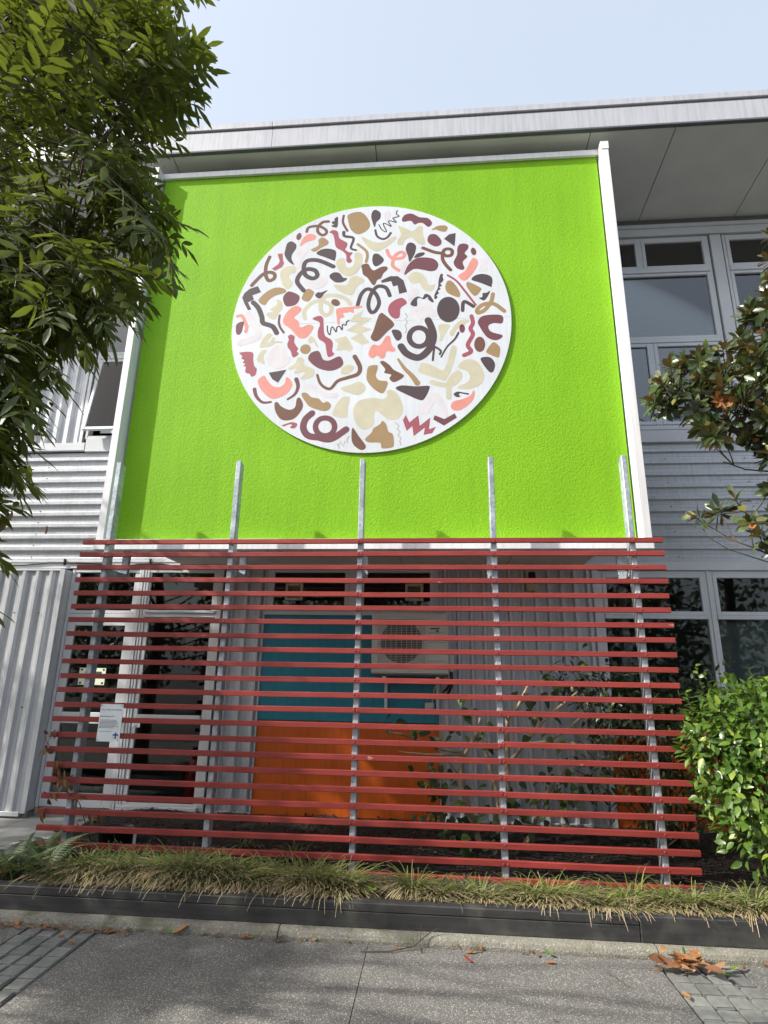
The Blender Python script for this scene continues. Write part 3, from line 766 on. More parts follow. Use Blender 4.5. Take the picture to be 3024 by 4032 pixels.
# round mural
mur = thing('mural', (-0.015, 0.40, 5.30), 'round white mural board of brown pink and cream cut-out shapes on the green panel', 'mural')
n_ = 128
for z0 in (0, 1):
    poly = [(-0.015 + 1.521 * math.cos(t), 5.30 + 1.521 * math.sin(t)) for t in np.linspace(z0 * math.pi, z0 * math.pi + math.pi, n_ // 2 + 1)]
    poly = [(x, z + (-0.0012 if z0 else 0.0012)) for x, z in poly]
    obj('board_half', MB().prism(poly, 0.400, 0.4195), 'board', mur)
SHAPES = [
('p','T',0,0,[-273,1423,-127,1453,-28,1323,-30,1215,-144,1143,-236,1214,-270,1337]),
('s','M',28,28,[-324,1414,-330,1317,-276,1199]),
('p','D',0,0,[-394,1400,-434,1371,-428,1347,-458,1336,-457,1309,-431,1298,-466,1276,-409,1251,-390,1284]),
('s','B',35,35,[-748,1213,-725,1273,-614,1284,-530,1231,-518,1182,-562,1155,-615,1200,-618,1273,-565,1336,-499,1341]),
('p','M',0,0,[-809,1139,-825,1109,-848,1104,-864,1127,-864,1165,-847,1195,-824,1200,-808,1177]),
('p','P',0,0,[-818,1019,-779,1137,-710,1181,-638,1153,-651,1100,-735,1074]),
('p','D',0,0,[-984,980,-968,1063,-919,1090,-863,1045,-862,986,-899,917,-905,852,-870,768,-933,813,-987,904]),
('p','L',0,0,[-818,713,-853,820,-853,914,-802,989,-736,997,-728,931,-774,851]),
('p','T',0,0,[-605,1091,-556,1124,-493,1073,-496,1026,-569,982,-637,935,-687,959,-660,981,-601,1019]),
('p','D',0,0,[-619,905,-568,958,-488,968,-407,938,-393,879,-405,803,-414,801,-513,850]),
('p','R',0,0,[-483,1190,-443,1220,-387,1193,-363,1102,-276,1037,-274,990,-292,944,-246,906,-206,898,-234,841,-208,788,-242,760,-272,791,-280,873,-327,928,-399,985,-424,1105,-446,1166]),
('s','D',39,24,[-316,1183,-304,1128,-202,1093,-228,964,-168,931]),
('s','T',33,33,[-150,1007,-58,920,-37,849,-50,768]),
('p','C',0,0,[-391,785,-323,834,-288,803,-280,722,-230,702,-182,751,-181,891,-102,875,-98,747,-149,635,-246,584,-347,656]),
('s','D',52,52,[-418,723,-592,813,-722,814,-757,734,-732,628,-650,578,-597,610,-625,681,-716,703,-792,643,-821,541,-741,423]),
('p','C',0,0,[-848,738,-854,669,-908,648,-920,603,-871,532,-916,454,-973,491,-1021,619,-1007,711,-929,754]),
('g','R',0,0,[-1072,928,-1013,929,-1003,840,-987,792,-1009,746,-1087,700,-1124,729,-1052,789,-1040,830]),
('s','B',43,43,[-1160,889,-1193,779,-1189,650,-1148,573,-1090,599,-1089,657,-1146,683,-1215,663,-1271,608,-1340,519]),
('g','D',0,0,[-1269,506,-1227,425,-1324,387,-1300,335,-1367,298,-1322,206,-1359,197,-1406,283,-1438,363,-1417,419,-1361,474]),
('p','T',0,0,[-1249,321,-1158,431,-1061,477,-971,462,-941,426,-967,399,-1064,370,-1130,316,-1175,253]),
('p','M',0,0,[-969,354,-937,404,-894,419,-797,369,-784,312,-819,247,-897,225,-937,240,-965,298]),
('p','T',0,0,[-702,444,-627,407,-629,362,-674,285,-734,293,-758,339]),
('p','D',0,0,[-609,355,-582,393,-542,392,-470,417,-512,368,-530,329,-568,314]),
('s','C',46,46,[-707,65,-717,165,-634,261,-527,279,-428,219,-424,130,-481,100,-532,157,-537,268,-481,344,-354,338,-256,289,-215,232]),
('p','B',0,0,[-327,232,-349,210,-387,214,-417,241,-424,275,-402,297,-364,293,-334,266]),
('p','L',0,0,[-726,519,-678,540,-607,514,-559,540,-552,608,-503,617,-476,570,-488,502,-545,448,-633,447]),
('p','D',0,0,[-454,615,-406,647,-346,633,-304,574,-255,560,-302,517,-381,514,-447,569]),
('p','C',0,0,[-404,476,-350,482,-262,475,-225,558,-158,587,-79,551,-68,506,-144,453,-180,359,-238,347,-347,405]),
('p','C',0,0,[-1041,323,-979,287,-969,197,-1009,143,-1043,67,-1114,92,-1143,149,-1070,168,-1107,197,-1037,256]),
('s','D',56,56,[-1307,295,-1242,220,-1194,106,-1173,28,-1067,-20,-1012,-104]),
('s','L',76,76,[-1350,146,-1247,-29,-1214,-112,-1242,-160,-1414,-214]),
('s','P',39,39,[-1472,123,-1423,127,-1382,58,-1356,-20,-1361,-74]),
('p','M',0,0,[-1477,7,-1445,44,-1392,53,-1397,-7,-1406,-73,-1432,-110,-1468,-92]),
('p','P',0,0,[-947,85,-894,183,-818,230,-758,200,-765,155,-829,81,-778,35,-764,-31,-735,-43,-669,-13,-609,-37,-621,-91,-670,-165,-727,-182,-776,-161,-860,-60,-942,8]),
('s','M',26,26,[-993,115,-997,32,-978,-34,-935,-101]),
('p','R',0,0,[-624,56,-558,92,-508,68,-497,-20,-479,-150,-410,-206,-384,-261,-390,-345,-365,-388,-430,-418,-458,-311,-475,-247,-544,-191,-558,-104,-539,4]),
('p','P',0,0,[-358,172,-214,193,-84,199,-98,172,-170,164,-168,115,-221,133,-231,123,-288,114,-272,69,-320,50,-318,-5,-341,-26,-356,73]),
('g','C',0,0,[-208,12,-162,87,-68,143,-95,57,38,43,-87,-52,36,-98,-75,-139,9,-257,-67,-282,-201,-199,-108,-148,-247,-101,-103,3]),
('s','D',14,14,[-455,-38,-448,-108,-422,-147,-411,-67,-392,-56,-356,-117,-349,-63,-321,-48,-290,-93,-288,-28,-249,-35,-246,3,-218,24]),
('p','D',0,0,[-6,1380,8,1451,46,1472,101,1426,97,1348,55,1299,38,1229,12,1301]),
('p','L',0,0,[219,1376,198,1337,167,1329,142,1358,140,1406,161,1446,193,1453,217,1424]),
('s','D',13,13,[85,1265,121,1192,174,1163,135,1268,162,1273,227,1231,194,1297,215,1309,285,1285,247,1339,268,1351,316,1367,284,1402,294,1447]),
('s','D',26,26,[46,1190,69,1106,133,1064,186,1086,222,1142]),
('p','C',0,0,[-102,1109,-37,1067,49,1024,155,1025,218,1072,281,1094,271,1044,167,949,62,904,-24,959,-90,1051]),
('p','M',0,0,[348,1327,385,1383,460,1394,545,1341,641,1322,688,1262,677,1218,640,1203,587,1255,535,1260,492,1241,450,1295,365,1287]),
('p','C',0,0,[301,1233,376,1203,471,1153,534,1213,582,1210,587,1115,608,1000,587,961,524,992,456,1071,387,1037,356,976,304,979,303,1042,339,1116]),
('p','T',0,0,[682,1158,756,1207,840,1208,865,1169,839,1126,776,1136,734,1160]),
('p','M',0,0,[639,1049,671,1097,734,1091,790,1015,784,953,722,932,649,985]),
('g','D',0,0,[953,1100,946,1007,937,924,822,1029,880,1086]),
('p','D',0,0,[436,742,420,823,393,912,414,986,461,998,506,956,503,881,477,808]),
('p','D',0,0,[488,793,524,849,597,860,602,832,555,804]),
('p','M',0,0,[380,574,420,700,503,782,607,793,710,765,756,696,730,624,668,609,586,631,483,646]),
('s','B',40,40,[586,920,711,858,804,834,845,801,901,811,908,872,856,893,814,865,803,767,833,692,888,616]),
('s','P',40,40,[183,910,211,834,263,794,357,802,383,850,336,877,273,831,253,770,254,696,317,638]),
('p','L',0,0,[352,594,322,705,337,753,389,757,402,713,379,653]),
('p','D',0,0,[21,831,42,870,95,859,151,781,97,716,50,706,23,757]),
('p','B',0,0,[-102,714,-82,737,-29,741,4,684,41,651,119,691,181,694,192,656,146,604,121,544,80,522,55,462,24,470,-25,551,-78,602,-90,652]),
('g','D',0,0,[122,514,224,566,307,562,370,508,412,356,325,333,308,445,257,432,236,502,132,483]),
('p','C',0,0,[421,554,472,602,544,599,606,545,636,460,667,428,718,438,687,362,626,359,575,403,544,464,473,461,431,505]),
('p','D',0,0,[780,567,806,560,800,530,810,493,794,464,774,447,791,417,763,400,776,376,747,353,759,323,732,301,742,271,711,249,712,313,748,395,757,490]),
('p','M',0,0,[1173,851,1172,813,1155,793,1133,803,1117,836,1119,874,1136,894,1158,884]),
('p','M',0,0,[991,942,1043,954,1089,930,1083,881,1046,828,1075,777,1023,713,1041,633,1015,610,955,637,923,712,963,807,968,894]),
('p','P',0,0,[973,540,1046,596,1099,703,1141,761,1186,723,1184,662,1126,556,1053,476,1003,484]),
('p','L',0,0,[1222,745,1298,717,1281,681,1250,659,1294,620,1268,585,1197,589,1209,649]),
('p','D',0,0,[1114,479,1155,531,1237,547,1316,517,1339,463,1326,383,1317,378,1213,433]),
('s','R',24,24,[856,548,952,469,1049,322,1150,160]),
('p','T',0,0,[835,438,861,479,911,459,970,361,987,289,958,265,858,319,829,379]),
('p','T',0,0,[1057,428,1083,451,1206,374,1210,338,1159,276,1119,290,1066,380]),
('p','D',0,0,[1188,246,1223,256,1229,302,1269,306,1310,328,1277,253,1236,211]),
('s','T',45,45,[1338,286,1315,193,1243,92,1172,61,1169,107,1235,162,1344,163,1449,72]),
('p','D',0,0,[979,109,941,-1,855,-44,770,6,735,119,772,231,860,274,945,223]),
('s','D',40,40,[1010,96,1027,206,1125,143]),
('p','L',0,0,[424,232,432,350,483,401,534,387,534,333,483,288]),
('p','D',0,0,[448,195,488,270,534,292,580,272,605,318,656,304,701,226,686,211,645,246,635,281,595,254,544,274,522,251,517,169]),
('p','L',0,0,[438,114,504,140,564,144,585,201,645,193,725,79,714,33,594,38,554,-35,504,-28,463,55]),
('p','R',0,0,[204,135,239,228,351,282,410,215,342,153,332,49,292,23,241,52]),
('s','D',44,44,[-130,208,-92,349,-21,412,62,354,106,233,67,129,16,120,-12,215,16,344,82,437,175,421,222,317]),
('s','G',13,13,[393,87,418,45,393,17,418,-30,393,-58,409,-121,394,-153]),
('p','B',0,0,[99,58,129,100,165,84,275,-42,203,-131,94,-246,23,-204,51,-114]),
('s','D',58,58,[643,-215,629,-271,592,-311,541,-324,490,-307,452,-265,438,-208,452,-151,489,-111,541,-98,592,-115,630,-158,643,-215]),
('s','D',78,78,[350,-317,415,-409,534,-457,632,-383,687,-262,688,-149,639,-10]),
('p','C',0,0,[748,-83,803,-62,872,-82,821,-176,781,-263,756,-262,762,-197]),
('p','C',0,0,[871,-156,942,-56,1022,-11,1076,-33,1031,-71,951,-125,900,-211,866,-189]),
('p','M',0,0,[1029,-128,1020,-163,999,-177,978,-162,970,-125,980,-90,1001,-75,1022,-91]),
('s','R',45,45,[1102,23,1115,-63,1088,-130,1111,-202,1054,-323,1087,-402,1013,-445]),
('p','M',0,0,[1169,-42,1231,24,1417,22,1423,-75,1335,-71,1276,-103,1303,-175,1422,-224,1357,-278,1261,-241,1187,-114]),
('p','D',0,0,[248,-124,303,-112,349,-145,356,-208,325,-246,290,-228]),
('p','P',0,0,[2,-398,45,-287,125,-296,184,-196,229,-192,250,-294,291,-352,266,-379,197,-371,178,-443,138,-453,98,-418,48,-450]),
('s','D',24,24,[686,-493,701,-355,716,-339,770,-385,760,-423]),
('s','D',18,24,[774,-457,839,-337,919,-251,960,-173]),
('p','C',0,0,[534,-614,553,-549,583,-517,700,-564,787,-616,836,-525,883,-339,939,-357,894,-549,824,-720,766,-719,582,-648]),
('p','C',0,0,[950,-572,992,-514,1079,-494,1165,-546,1214,-678,1177,-784,1071,-834,947,-831,948,-799,1025,-769,1069,-706,1038,-629,980,-606]),
('p','B',0,0,[1237,-323,1218,-387,1176,-412,1136,-384,1121,-319,1140,-255,1182,-230,1222,-258]),
('p','T',0,0,[1246,-401,1308,-309,1346,-310,1388,-367,1380,-455,1359,-482,1265,-435]),
('p','D',0,0,[1183,-503,1225,-472,1292,-485,1330,-562,1305,-648,1258,-636]),
('s','C',55,55,[674,-748,785,-784,890,-776,959,-703,950,-648,902,-679,852,-764,845,-923]),
('p','B',0,0,[131,-503,163,-484,229,-533,279,-595,382,-659,348,-706,275,-737,231,-692,250,-649,176,-625,185,-581]),
('s','T',26,62,[322,-470,387,-577,465,-666,524,-755]),
('p','T',0,0,[11,-543,100,-533,101,-590,87,-655,123,-711,212,-730,193,-821,155,-863,66,-807,-5,-707,-8,-609]),
('p','D',0,0,[300,-813,359,-777,504,-792,640,-790,645,-833,601,-928,553,-951,418,-886]),
('p','L',0,0,[533,-1074,581,-970,678,-877,736,-873,801,-975,837,-1122,823,-1143,776,-1121,749,-1016,706,-989,667,-1024,629,-1102,552,-1100]),
('p','D',0,0,[898,-888,937,-864,994,-874,1051,-887,1046,-902,993,-890,960,-884,950,-905,969,-916,940,-928,912,-915]),
('p','P',0,0,[867,-1019,897,-972,992,-948,1069,-908,1099,-851,1112,-899,1077,-982,980,-1063,914,-1077,876,-1056]),
('g','M',0,0,[700,-1124,799,-1168,904,-1108,925,-1155,793,-1240,685,-1171]),
('g','R',0,0,[404,-1115,376,-1172,415,-1291,472,-1239,486,-1350,600,-1257,588,-1338,675,-1320,711,-1252,642,-1278,654,-1149,548,-1238,533,-1121,443,-1197]),
('s','G',12,12,[301,-1196,338,-1236,316,-1266,351,-1303,325,-1333,361,-1375,344,-1395,357,-1441]),
('p','T',0,0,[-9,-1373,57,-1302,75,-1256,141,-1211,165,-1175,204,-1212,229,-1295,275,-1327,286,-1440,260,-1470,165,-1476,145,-1417,31,-1410]),
('p','C',0,0,[-142,-1063,-107,-963,-39,-927,78,-914,171,-927,214,-891,203,-843,252,-825,321,-878,375,-1028,352,-1122,285,-1164,208,-1150,110,-1064,77,-1094,74,-1199,17,-1260,-50,-1259,-110,-1195]),
('p','B',0,0,[-141,-1244,-75,-1338,-1,-1444,-17,-1487,-62,-1486,-126,-1432,-149,-1355]),
('p','C',0,0,[-1191,-250,-1154,-165,-1109,-107,-1060,-125,-1077,-157,-1108,-199,-1092,-221,-1048,-152,-1027,-169,-1030,-202,-947,-210,-955,-231,-1023,-229,-1060,-260,-1175,-280]),
('p','R',0,0,[-883,-153,-856,-130,-811,-156,-812,-220,-790,-264,-763,-307,-776,-339,-753,-371,-800,-412,-825,-390,-843,-336,-880,-282,-883,-228,-871,-196]),
('p','C',0,0,[-659,-199,-632,-160,-593,-185,-545,-288,-568,-287,-590,-228,-618,-243,-647,-237]),
('p','T',0,0,[-627,-295,-628,-340,-661,-371,-705,-369,-736,-336,-735,-291,-703,-260,-658,-261]),
('g','C',0,0,[-372,-209,-250,-171,-220,-209,-162,-317,-196,-358,-253,-335,-343,-343,-327,-259]),
('p','R',0,0,[-1408,-333,-1267,-333,-1250,-429,-1230,-504,-1203,-536,-1212,-609,-1254,-628,-1275,-596,-1325,-574,-1325,-511,-1351,-500,-1334,-469,-1364,-457,-1347,-426,-1382,-409,-1375,-377]),
('p','C',0,0,[-1210,-430,-1180,-336,-1134,-303,-1111,-327,-1138,-380,-1121,-481,-1161,-464]),
('p','L',0,0,[-1102,-413,-1074,-329,-1021,-266,-973,-257,-912,-302,-898,-382,-843,-411,-854,-473,-926,-534,-1002,-537,-1083,-477]),
('g','D',0,0,[-1068,-587,-875,-556,-957,-709,-1022,-666]),
('p','P',0,0,[-1181,-682,-1148,-637,-1111,-622,-1068,-686,-1007,-749,-940,-761,-886,-722,-872,-645,-822,-682,-801,-745,-850,-835,-959,-893,-1035,-886,-1137,-787]),
('s','M',43,22,[-1208,-780,-1178,-867,-1107,-935,-1018,-932]),
('s','M',48,22,[-761,-674,-738,-757,-765,-847,-841,-906]),
('p','C',0,0,[-864,-536,-786,-486,-762,-418,-714,-415,-689,-447,-681,-510,-603,-544,-568,-586,-589,-648,-672,-676,-719,-665,-675,-614,-686,-588,-770,-606,-790,-590,-774,-539,-830,-558]),
('p','M',0,0,[-647,-427,-622,-365,-552,-339,-517,-369,-485,-443,-418,-461,-307,-415,-262,-503,-320,-563,-413,-584,-528,-551,-616,-481]),
('p','C',0,0,[-286,-600,-265,-544,-200,-517,-148,-542,-161,-588,-216,-628,-271,-631]),
('s','B',28,50,[-538,-629,-491,-743,-395,-796,-315,-707,-205,-669,-104,-631,-83,-550,-143,-423]),
('p','C',0,0,[-275,-785,-174,-752,-92,-719,-26,-766,-25,-827,-97,-875,-190,-848,-265,-815]),
('s','L',54,54,[-657,-774,-602,-755,-525,-813,-429,-871,-332,-869]),
('p','T',0,0,[-698,-849,-645,-835,-586,-888,-511,-905,-462,-956,-417,-942,-378,-978,-390,-1028,-449,-1051,-589,-1003,-648,-941]),
('p','C',0,0,[-356,-1078,-323,-979,-262,-901,-198,-891,-183,-923,-198,-1022,-200,-1111,-235,-1132,-327,-1113]),
('p','B',0,0,[-979,-953,-947,-936,-906,-985,-820,-1027,-757,-999,-743,-904,-707,-895,-672,-981,-706,-1070,-776,-1138,-887,-1140,-958,-1054]),
('p','R',0,0,[-883,-1204,-829,-1181,-774,-1169,-722,-1188,-734,-1227,-765,-1241,-799,-1226,-777,-1207,-791,-1192,-828,-1201,-864,-1215]),
('s','M',71,71,[-572,-1073,-638,-1141,-655,-1239,-601,-1323,-499,-1344]),
('s','M',58,58,[-327,-1231,-339,-1280,-374,-1316,-423,-1328,-474,-1314,-512,-1277,-528,-1227,-517,-1177,-482,-1141,-432,-1129,-381,-1143,-342,-1181,-327,-1231]),
('s','M',71,71,[-499,-1344,-362,-1366,-208,-1262]),
('s','G',13,13,[-293,-1420,-268,-1473,-279,-1430,-262,-1396,-229,-1450,-217,-1393,-190,-1407,-191,-1364,-174,-1340])
]

def catmull(P, closed, n=6):
    P = [np.array(p, float) for p in P]; out = []; N = len(P)
    for i in range(N if closed else N - 1):
        if closed: a, b, c, d = P[i - 1], P[i], P[(i + 1) % N], P[(i + 2) % N]
        else: a, b, c, d = P[max(i - 1, 0)], P[i], P[i + 1], P[min(i + 2, N - 1)]
        for k in range(n):
            t = k / n
            out.append(0.5 * ((2 * b) + (c - a) * t + (2 * a - 5 * b + 4 * c - d) * t * t + (3 * b - a - 3 * c + d) * t ** 3))
    if not closed: out.append(P[-1])
    return out
for kind, c, w0, w1, q in SHAPES:
    P = [(-0.015 + q[i] / 1000, 5.30 + q[i + 1] / 1000) for i in range(0, len(q), 2)]
    mb = MB()
    if kind in 'pg':
        if kind == 'p': P = [tuple(p) for p in catmull(P, True, 4)]
        mb.prism(P, 0.3992, 0.3999)
    else:
        zig = (c == 'G')
        L = [np.array(p) for p in P] if zig else catmull(P, False, 6)
        n = len(L); vs = []
        for i, p in enumerate(L):
            t = unit(L[min(i + 1, n - 1)] - L[max(i - 1, 0)]); nn = np.array([-t[1], t[0]])
            h = 0.0005 * (w0 + (w1 - w0) * i / (n - 1)); y = 0.3996 - 0.0006 * i / n
            a, b = p + nn * h, p - nn * h
            vs += [(a[0], y, a[1]), (b[0], y, b[1])]
        mb.add(vs, [(2 * i, 2 * i + 2, 2 * i + 3, 2 * i + 1) for i in range(n - 1)])
        for e_, p, y in ((0, L[0], 0.39955), (1, L[-1], 0.39895)):
            h = 0.0005 * (w1 if e_ else w0)
            mb.add([(p[0] + h * math.cos(t), y, p[1] + h * math.sin(t)) for t in np.linspace(0, 2 * math.pi, 11)[:-1]], [tuple(range(10))])
    obj('painted_shape', mb, 'mural' + c, mur)

# ------------------------------------------------------------------ the red slat screen
scr = thing('slat_screen', (0, 0.05, 0.15), 'screen of red painted timber slats on five galvanised steel posts', 'slat screen')
for i, px in enumerate((-2.385, -1.190, 0.004, 1.196, 2.388)):
    mb = MB(); c = 0.005
    x0, x1, y0, y1 = px - .024, px + .024, 0.030, 0.125
    z0, zt = 0.06, 3.555
    mb.cbox(x0, x1, y0, y1, z0, zt, c)
    mb.v = [(x, y, z + (0.018 * (0.125 - y) / 0.095 if z > 3 else 0)) for x, y, z in mb.v]
    p_ = obj('post', mb, 'steel', scr)
    obj('bracket', MB().cbox(px - .03, px + .03, 0.1255, 0.44, 2.470, 2.530, .004).cbox(px - .034, px + .034, 0.385, 0.432, 2.5305, 2.851, .004), 'steel', p_)
screw = bpy.data.meshes.new('screw')
bm = bmesh.new(); bmesh.ops.create_uvsphere(bm, u_segments=8, v_segments=5, radius=0.0085)
for v in bm.verts: v.co.y *= 0.45
bm.to_mesh(screw); bm.free(); screw.materials.append(M['red'])
for j in range(1, 24):
    z = 2.894 - 0.1205 * j
    jx = 0.004 if (j < 14 or j in (20, 21)) else 1.196
    xl = -2.622 + random.uniform(-.006, .006) + (0.012 if j == 1 else 0); xr = 2.634 + random.uniform(-.006, .006)
    for k, (a, b) in enumerate(((xl, jx - .0012), (jx + .0012, xr))):
        dz = random.uniform(-.0025, .0025); dy = random.uniform(-.0012, .0012)
        if j == 15: dz += (-.006 if k == 0 else .006)
        tl = random.uniform(-.0022, .0022); bow = random.uniform(-.003, .003)
        mb = MB(); N = 8; vs = []; h = .0212; c = .003
        for i in range(N + 1):
            x = a + (b - a) * i / N; zz = z + dz + tl * (2 * i / N - 1) + bow * math.sin(math.pi * i / N)
            for (yy, z_) in ((0.0, -h + c), (0.0, h - c), (c, h), (0.0292, h), (0.0292, -h), (c, -h)):
                vs.append((x, yy + dy, zz + z_))
        fs = []
        for i in range(N):
            for q in range(6): fs.append((i * 6 + q, i * 6 + (q + 1) % 6, (i + 1) * 6 + (q + 1) % 6, (i + 1) * 6 + q))
        fs = [f[::-1] for f in fs] + [tuple(range(6)), tuple(N * 6 + q for q in range(5, -1, -1))]
        mb.add(vs, fs)
        o = obj('slat', mb, 'red', scr)
        for px in (-2.385, -1.190, 0.004, 1.196, 2.388):
            if a - .01 < px < b + .01:
                sx_ = px + (-.016 if abs(px - jx) < .01 and k == 0 else .016 if abs(px - jx) < .01 else random.uniform(-.008, .008))
                s_ = bpy.data.objects.new('screw', screw); COL.objects.link(s_); s_.parent = o
                s_.location = (sx_, dy - .0005, z + dz + random.uniform(-.005, .005))

# small white sign on the screen
sg = thing('plaque', (-2.10, -0.004, 1.19), 'small white information plaque with a blue cross on the left of the red slats', 'plaque')
def rrect(x0, x1, z0, z1, r, n=5):
    P = []
    for cx, cz, a0 in ((x1 - r, z1 - r, 0), (x0 + r, z1 - r, 90), (x0 + r, z0 + r, 180), (x1 - r, z0 + r, 270)):
        P += [(cx + r * math.cos(R(a0 + 90 * k / n)), cz + r * math.sin(R(a0 + 90 * k / n))) for k in range(n + 1)]
    return P
obj('plate', MB().prism(rrect(-2.201, -1.999, 1.037, 1.337, .008), -0.008, -0.003), 'signwhite', sg)
for x in (-2.190, -2.010):
    for z in (1.049, 1.325): obj('screw_cap', MB().tube([(x, -.0085, z), (x, -.0105, z)], 0.0045, 8), 'print', sg)
def text(s, x, z, size, m, parent, y, bold=0.0):
    cu = bpy.data.curves.new('lettering', 'FONT'); cu.body = s; cu.size = size; cu.offset = bold
    t_ = bpy.data.objects.new('lettering', cu); COL.objects.link(t_)
    me = bpy.data.meshes.new_from_object(t_.evaluated_get(bpy.context.evaluated_depsgraph_get()))
    bpy.data.objects.remove(t_); me.name = 'lettering'; me.materials.clear(); me.materials.append(M[m])
    o = bpy.data.objects.new('lettering', me); COL.objects.link(o)
    o.parent = parent; o.matrix_parent_inverse = Matrix.Translation(-parent.location)
    o.matrix_basis = Matrix.Translation((x, y, z)) @ Matrix.Rotation(R(90), 4, 'X')
    return o
text('Love, Culture and Humanity', -2.1915, 1.288, 0.0160, 'print', sg, -.0088, .0003)
text('Kristel Bateson 2019', -2.1915, 1.2335, 0.0145, 'print', sg, -.0088, .0003)
body = MB(); rz = random.Random(3)
for r_, ln in enumerate((.150, .148, .166, .160, .148, .168, .118)):
    x = -2.1915; z = 1.206 - r_ * .0102
    while x < -2.1915 + ln - .008:
        w = rz.uniform(.008, .022); body.add([(x, -.0087, z), (x + w, -.0087, z), (x + w, -.0087, z + .0042), (x, -.0087, z + .0042)], [(0, 1, 2, 3)]); x += w + .0035
body.add([(-2.1915, -.0087, 1.1165), (-2.075, -.0087, 1.1165), (-2.075, -.0087, 1.1195), (-2.1915, -.0087, 1.1195)], [(0, 1, 2, 3)])
obj('fine_print', body, 'print', sg, kind='stuff')
em = MB(); ex, ez = -2.036, 1.080
em.add([(ex - .007, -.0089, ez - .012), (ex + .007, -.0089, ez - .012), (ex + .007, -.0089, ez + .030), (ex - .007, -.0089, ez + .030)], [(0, 1, 2, 3)])
for a, b in ((-.025, -.0071), (.0071, .025)):
    em.add([(ex + a, -.0089, ez + .004), (ex + b, -.0089, ez + .004), (ex + b, -.0089, ez + .017), (ex + a, -.0089, ez + .017)], [(0, 1, 2, 3)])
obj('emblem_cross', em, 'signblue', sg)
ar = MB(); L = [R(185 + 170 * k / 12) for k in range(13)]
ar.add([(ex + r * math.cos(t), -.0088, ez + .004 + r * math.sin(t)) for t in L for r in (.0225, .0250)], [(2 * i, 2 * i + 1, 2 * i + 3, 2 * i + 2) for i in range(12)])
ar.add([(ex - .010, -.0090, ez - .0205), (ex + .010, -.0090, ez - .0205), (ex + .010, -.0090, ez - .0145), (ex - .010, -.0090, ez - .0145)], [(0, 1, 2, 3)])
obj('emblem_ring', ar, 'print', sg)

# ------------------------------------------------------------------ things on the wall
ac = thing('air_conditioner', (0.42, 1.4, 1.60), 'cream outdoor air conditioning unit with round fan grille on the teal panel', 'air conditioner')
AY = 1.25
x0, x1, z0, z1 = 0.0, 0.815, 1.625, 2.268
obj('casing', MB().cbox(x0, x1, AY, AY + .31, z0, z1, .014), 'acbody', ac)
obj('base_pan', MB().cbox(x0 + .01, x1 - .01, AY + .012, AY + .30, z0 - .022, z0 - .0005, .004), 'acgrey', ac)
gx0, gx1, gz0, gz1 = 0.070, 0.565, 1.725, 2.190
fr_ = bars(gx0 - .02, gx1 + .02, gz0 - .02, gz1 + .02, .02, AY - .012, AY - .0005, .003)
obj('grille_frame', fr_, 'acbody', ac)
gc = ((gx0 + gx1) / 2, (gz0 + gz1) / 2)
hole = MB().add([(gc[0] + .222 * math.cos(t), AY - .002, gc[1] + .222 * math.sin(t)) for t in np.linspace(0, 2 * math.pi, 41)[:-1]], [tuple(range(40))])
obj('fan_opening', hole, 'acgrey', ac)
fan = MB()
for k in range(3):
    a0 = R(120 * k + 20)
    P = [(gc[0] + r * math.cos(a0 + da), AY - .0045 - .002 * (da > .4), gc[1] + r * math.sin(a0 + da)) for r, da in ((.05, 0), (.19, .1), (.20, .5), (.17, .95), (.05, .8))]
    fan.add(P, [(0, 1, 2, 3, 4)])
fan.tube([(gc[0], AY - .003, gc[1]), (gc[0], AY - .008, gc[1])], .055, 16)
obj('fan', fan, 'black', ac)
wr = MB()
for k in range(26):
    z = gz0 + (gz1 - gz0) * (k + .5) / 26; wr.box(gx0, gx1, AY - .0135, AY - .0105, z - .0018, z + .0018)
for k in range(9):
    x = gx0 + (gx1 - gx0) * (k + .5) / 9; wr.box(x - .0022, x + .0022, AY - .0160, AY - .0136, gz0, gz1)
obj('grille', wr, 'acbody', ac, kind='stuff')
pl = MB()
for k in range(5): pl.box(.605, .79, AY - .0015, AY - .0002, 1.76 + k * .098, 1.763 + k * .098)
obj('panel_groove', pl, 'acgrey', ac, kind='stuff')
obj('label_strip', MB().box(.625, .722, AY - .003, AY - .0016, 2.090, 2.105).box(.685, .712, AY - .003, AY - .0016, 2.062, 2.080), 'ink', ac)
obj('side_cover', MB().cbox(x1 + .0005, x1 + .055, AY + .05, AY + .28, z0 + .03, z0 + .22, .012), 'acbody', ac)
obj('refrigerant_pipe', MB().tube([(x1 + .03, AY + .14, z0 + .06), (x1 + .034, AY + .15, z0 - .10), (x1 - .01, AY + .22, z0 - .20), (x1 - .06, AY + .30, z0 - .24)], .016, 8).tube([(x1 + .03, AY + .20, z0 + .06), (x1 + .03, AY + .21, z0 - .06), (x1 - .02, AY + .26, z0 - .15), (x1 - .06, AY + .31, z0 - .18)], .012, 8), 'black', ac)
for x in (.12, .68):
    obj('wall_bracket', MB().cbox(x, x + .035, AY + .0, W - .014, z0 - .062, z0 - .023, .003).cbox(x, x + .035, W - .045, W - .0135, z0 - .36, z0 - .063, .003), 'frame', ac)
tag(obj('conduit', MB().tube([(.77, 1.40, 1.61), (.776, 1.53, 1.5), (.778, 1.55, 1.3), (.775, 1.555, .26)], .010, 6).tube([(.72, 1.50, 1.59), (.66, 1.555, 1.47), (.64, 1.555, 1.33)], .008, 6), 'acbody'),
    'thin pale conduit and cable running down beside the teal panel from the air conditioner', 'conduit')
tag(obj('isolator_switch', MB().cbox(.56, .66, 1.525, 1.586, 1.235, 1.335, .008).cbox(.58, .64, 1.505, 1.5245, 1.26, 1.31, .006), 'acbody'), 'small cream isolator switch on the teal panel under the air conditioner', 'switch')
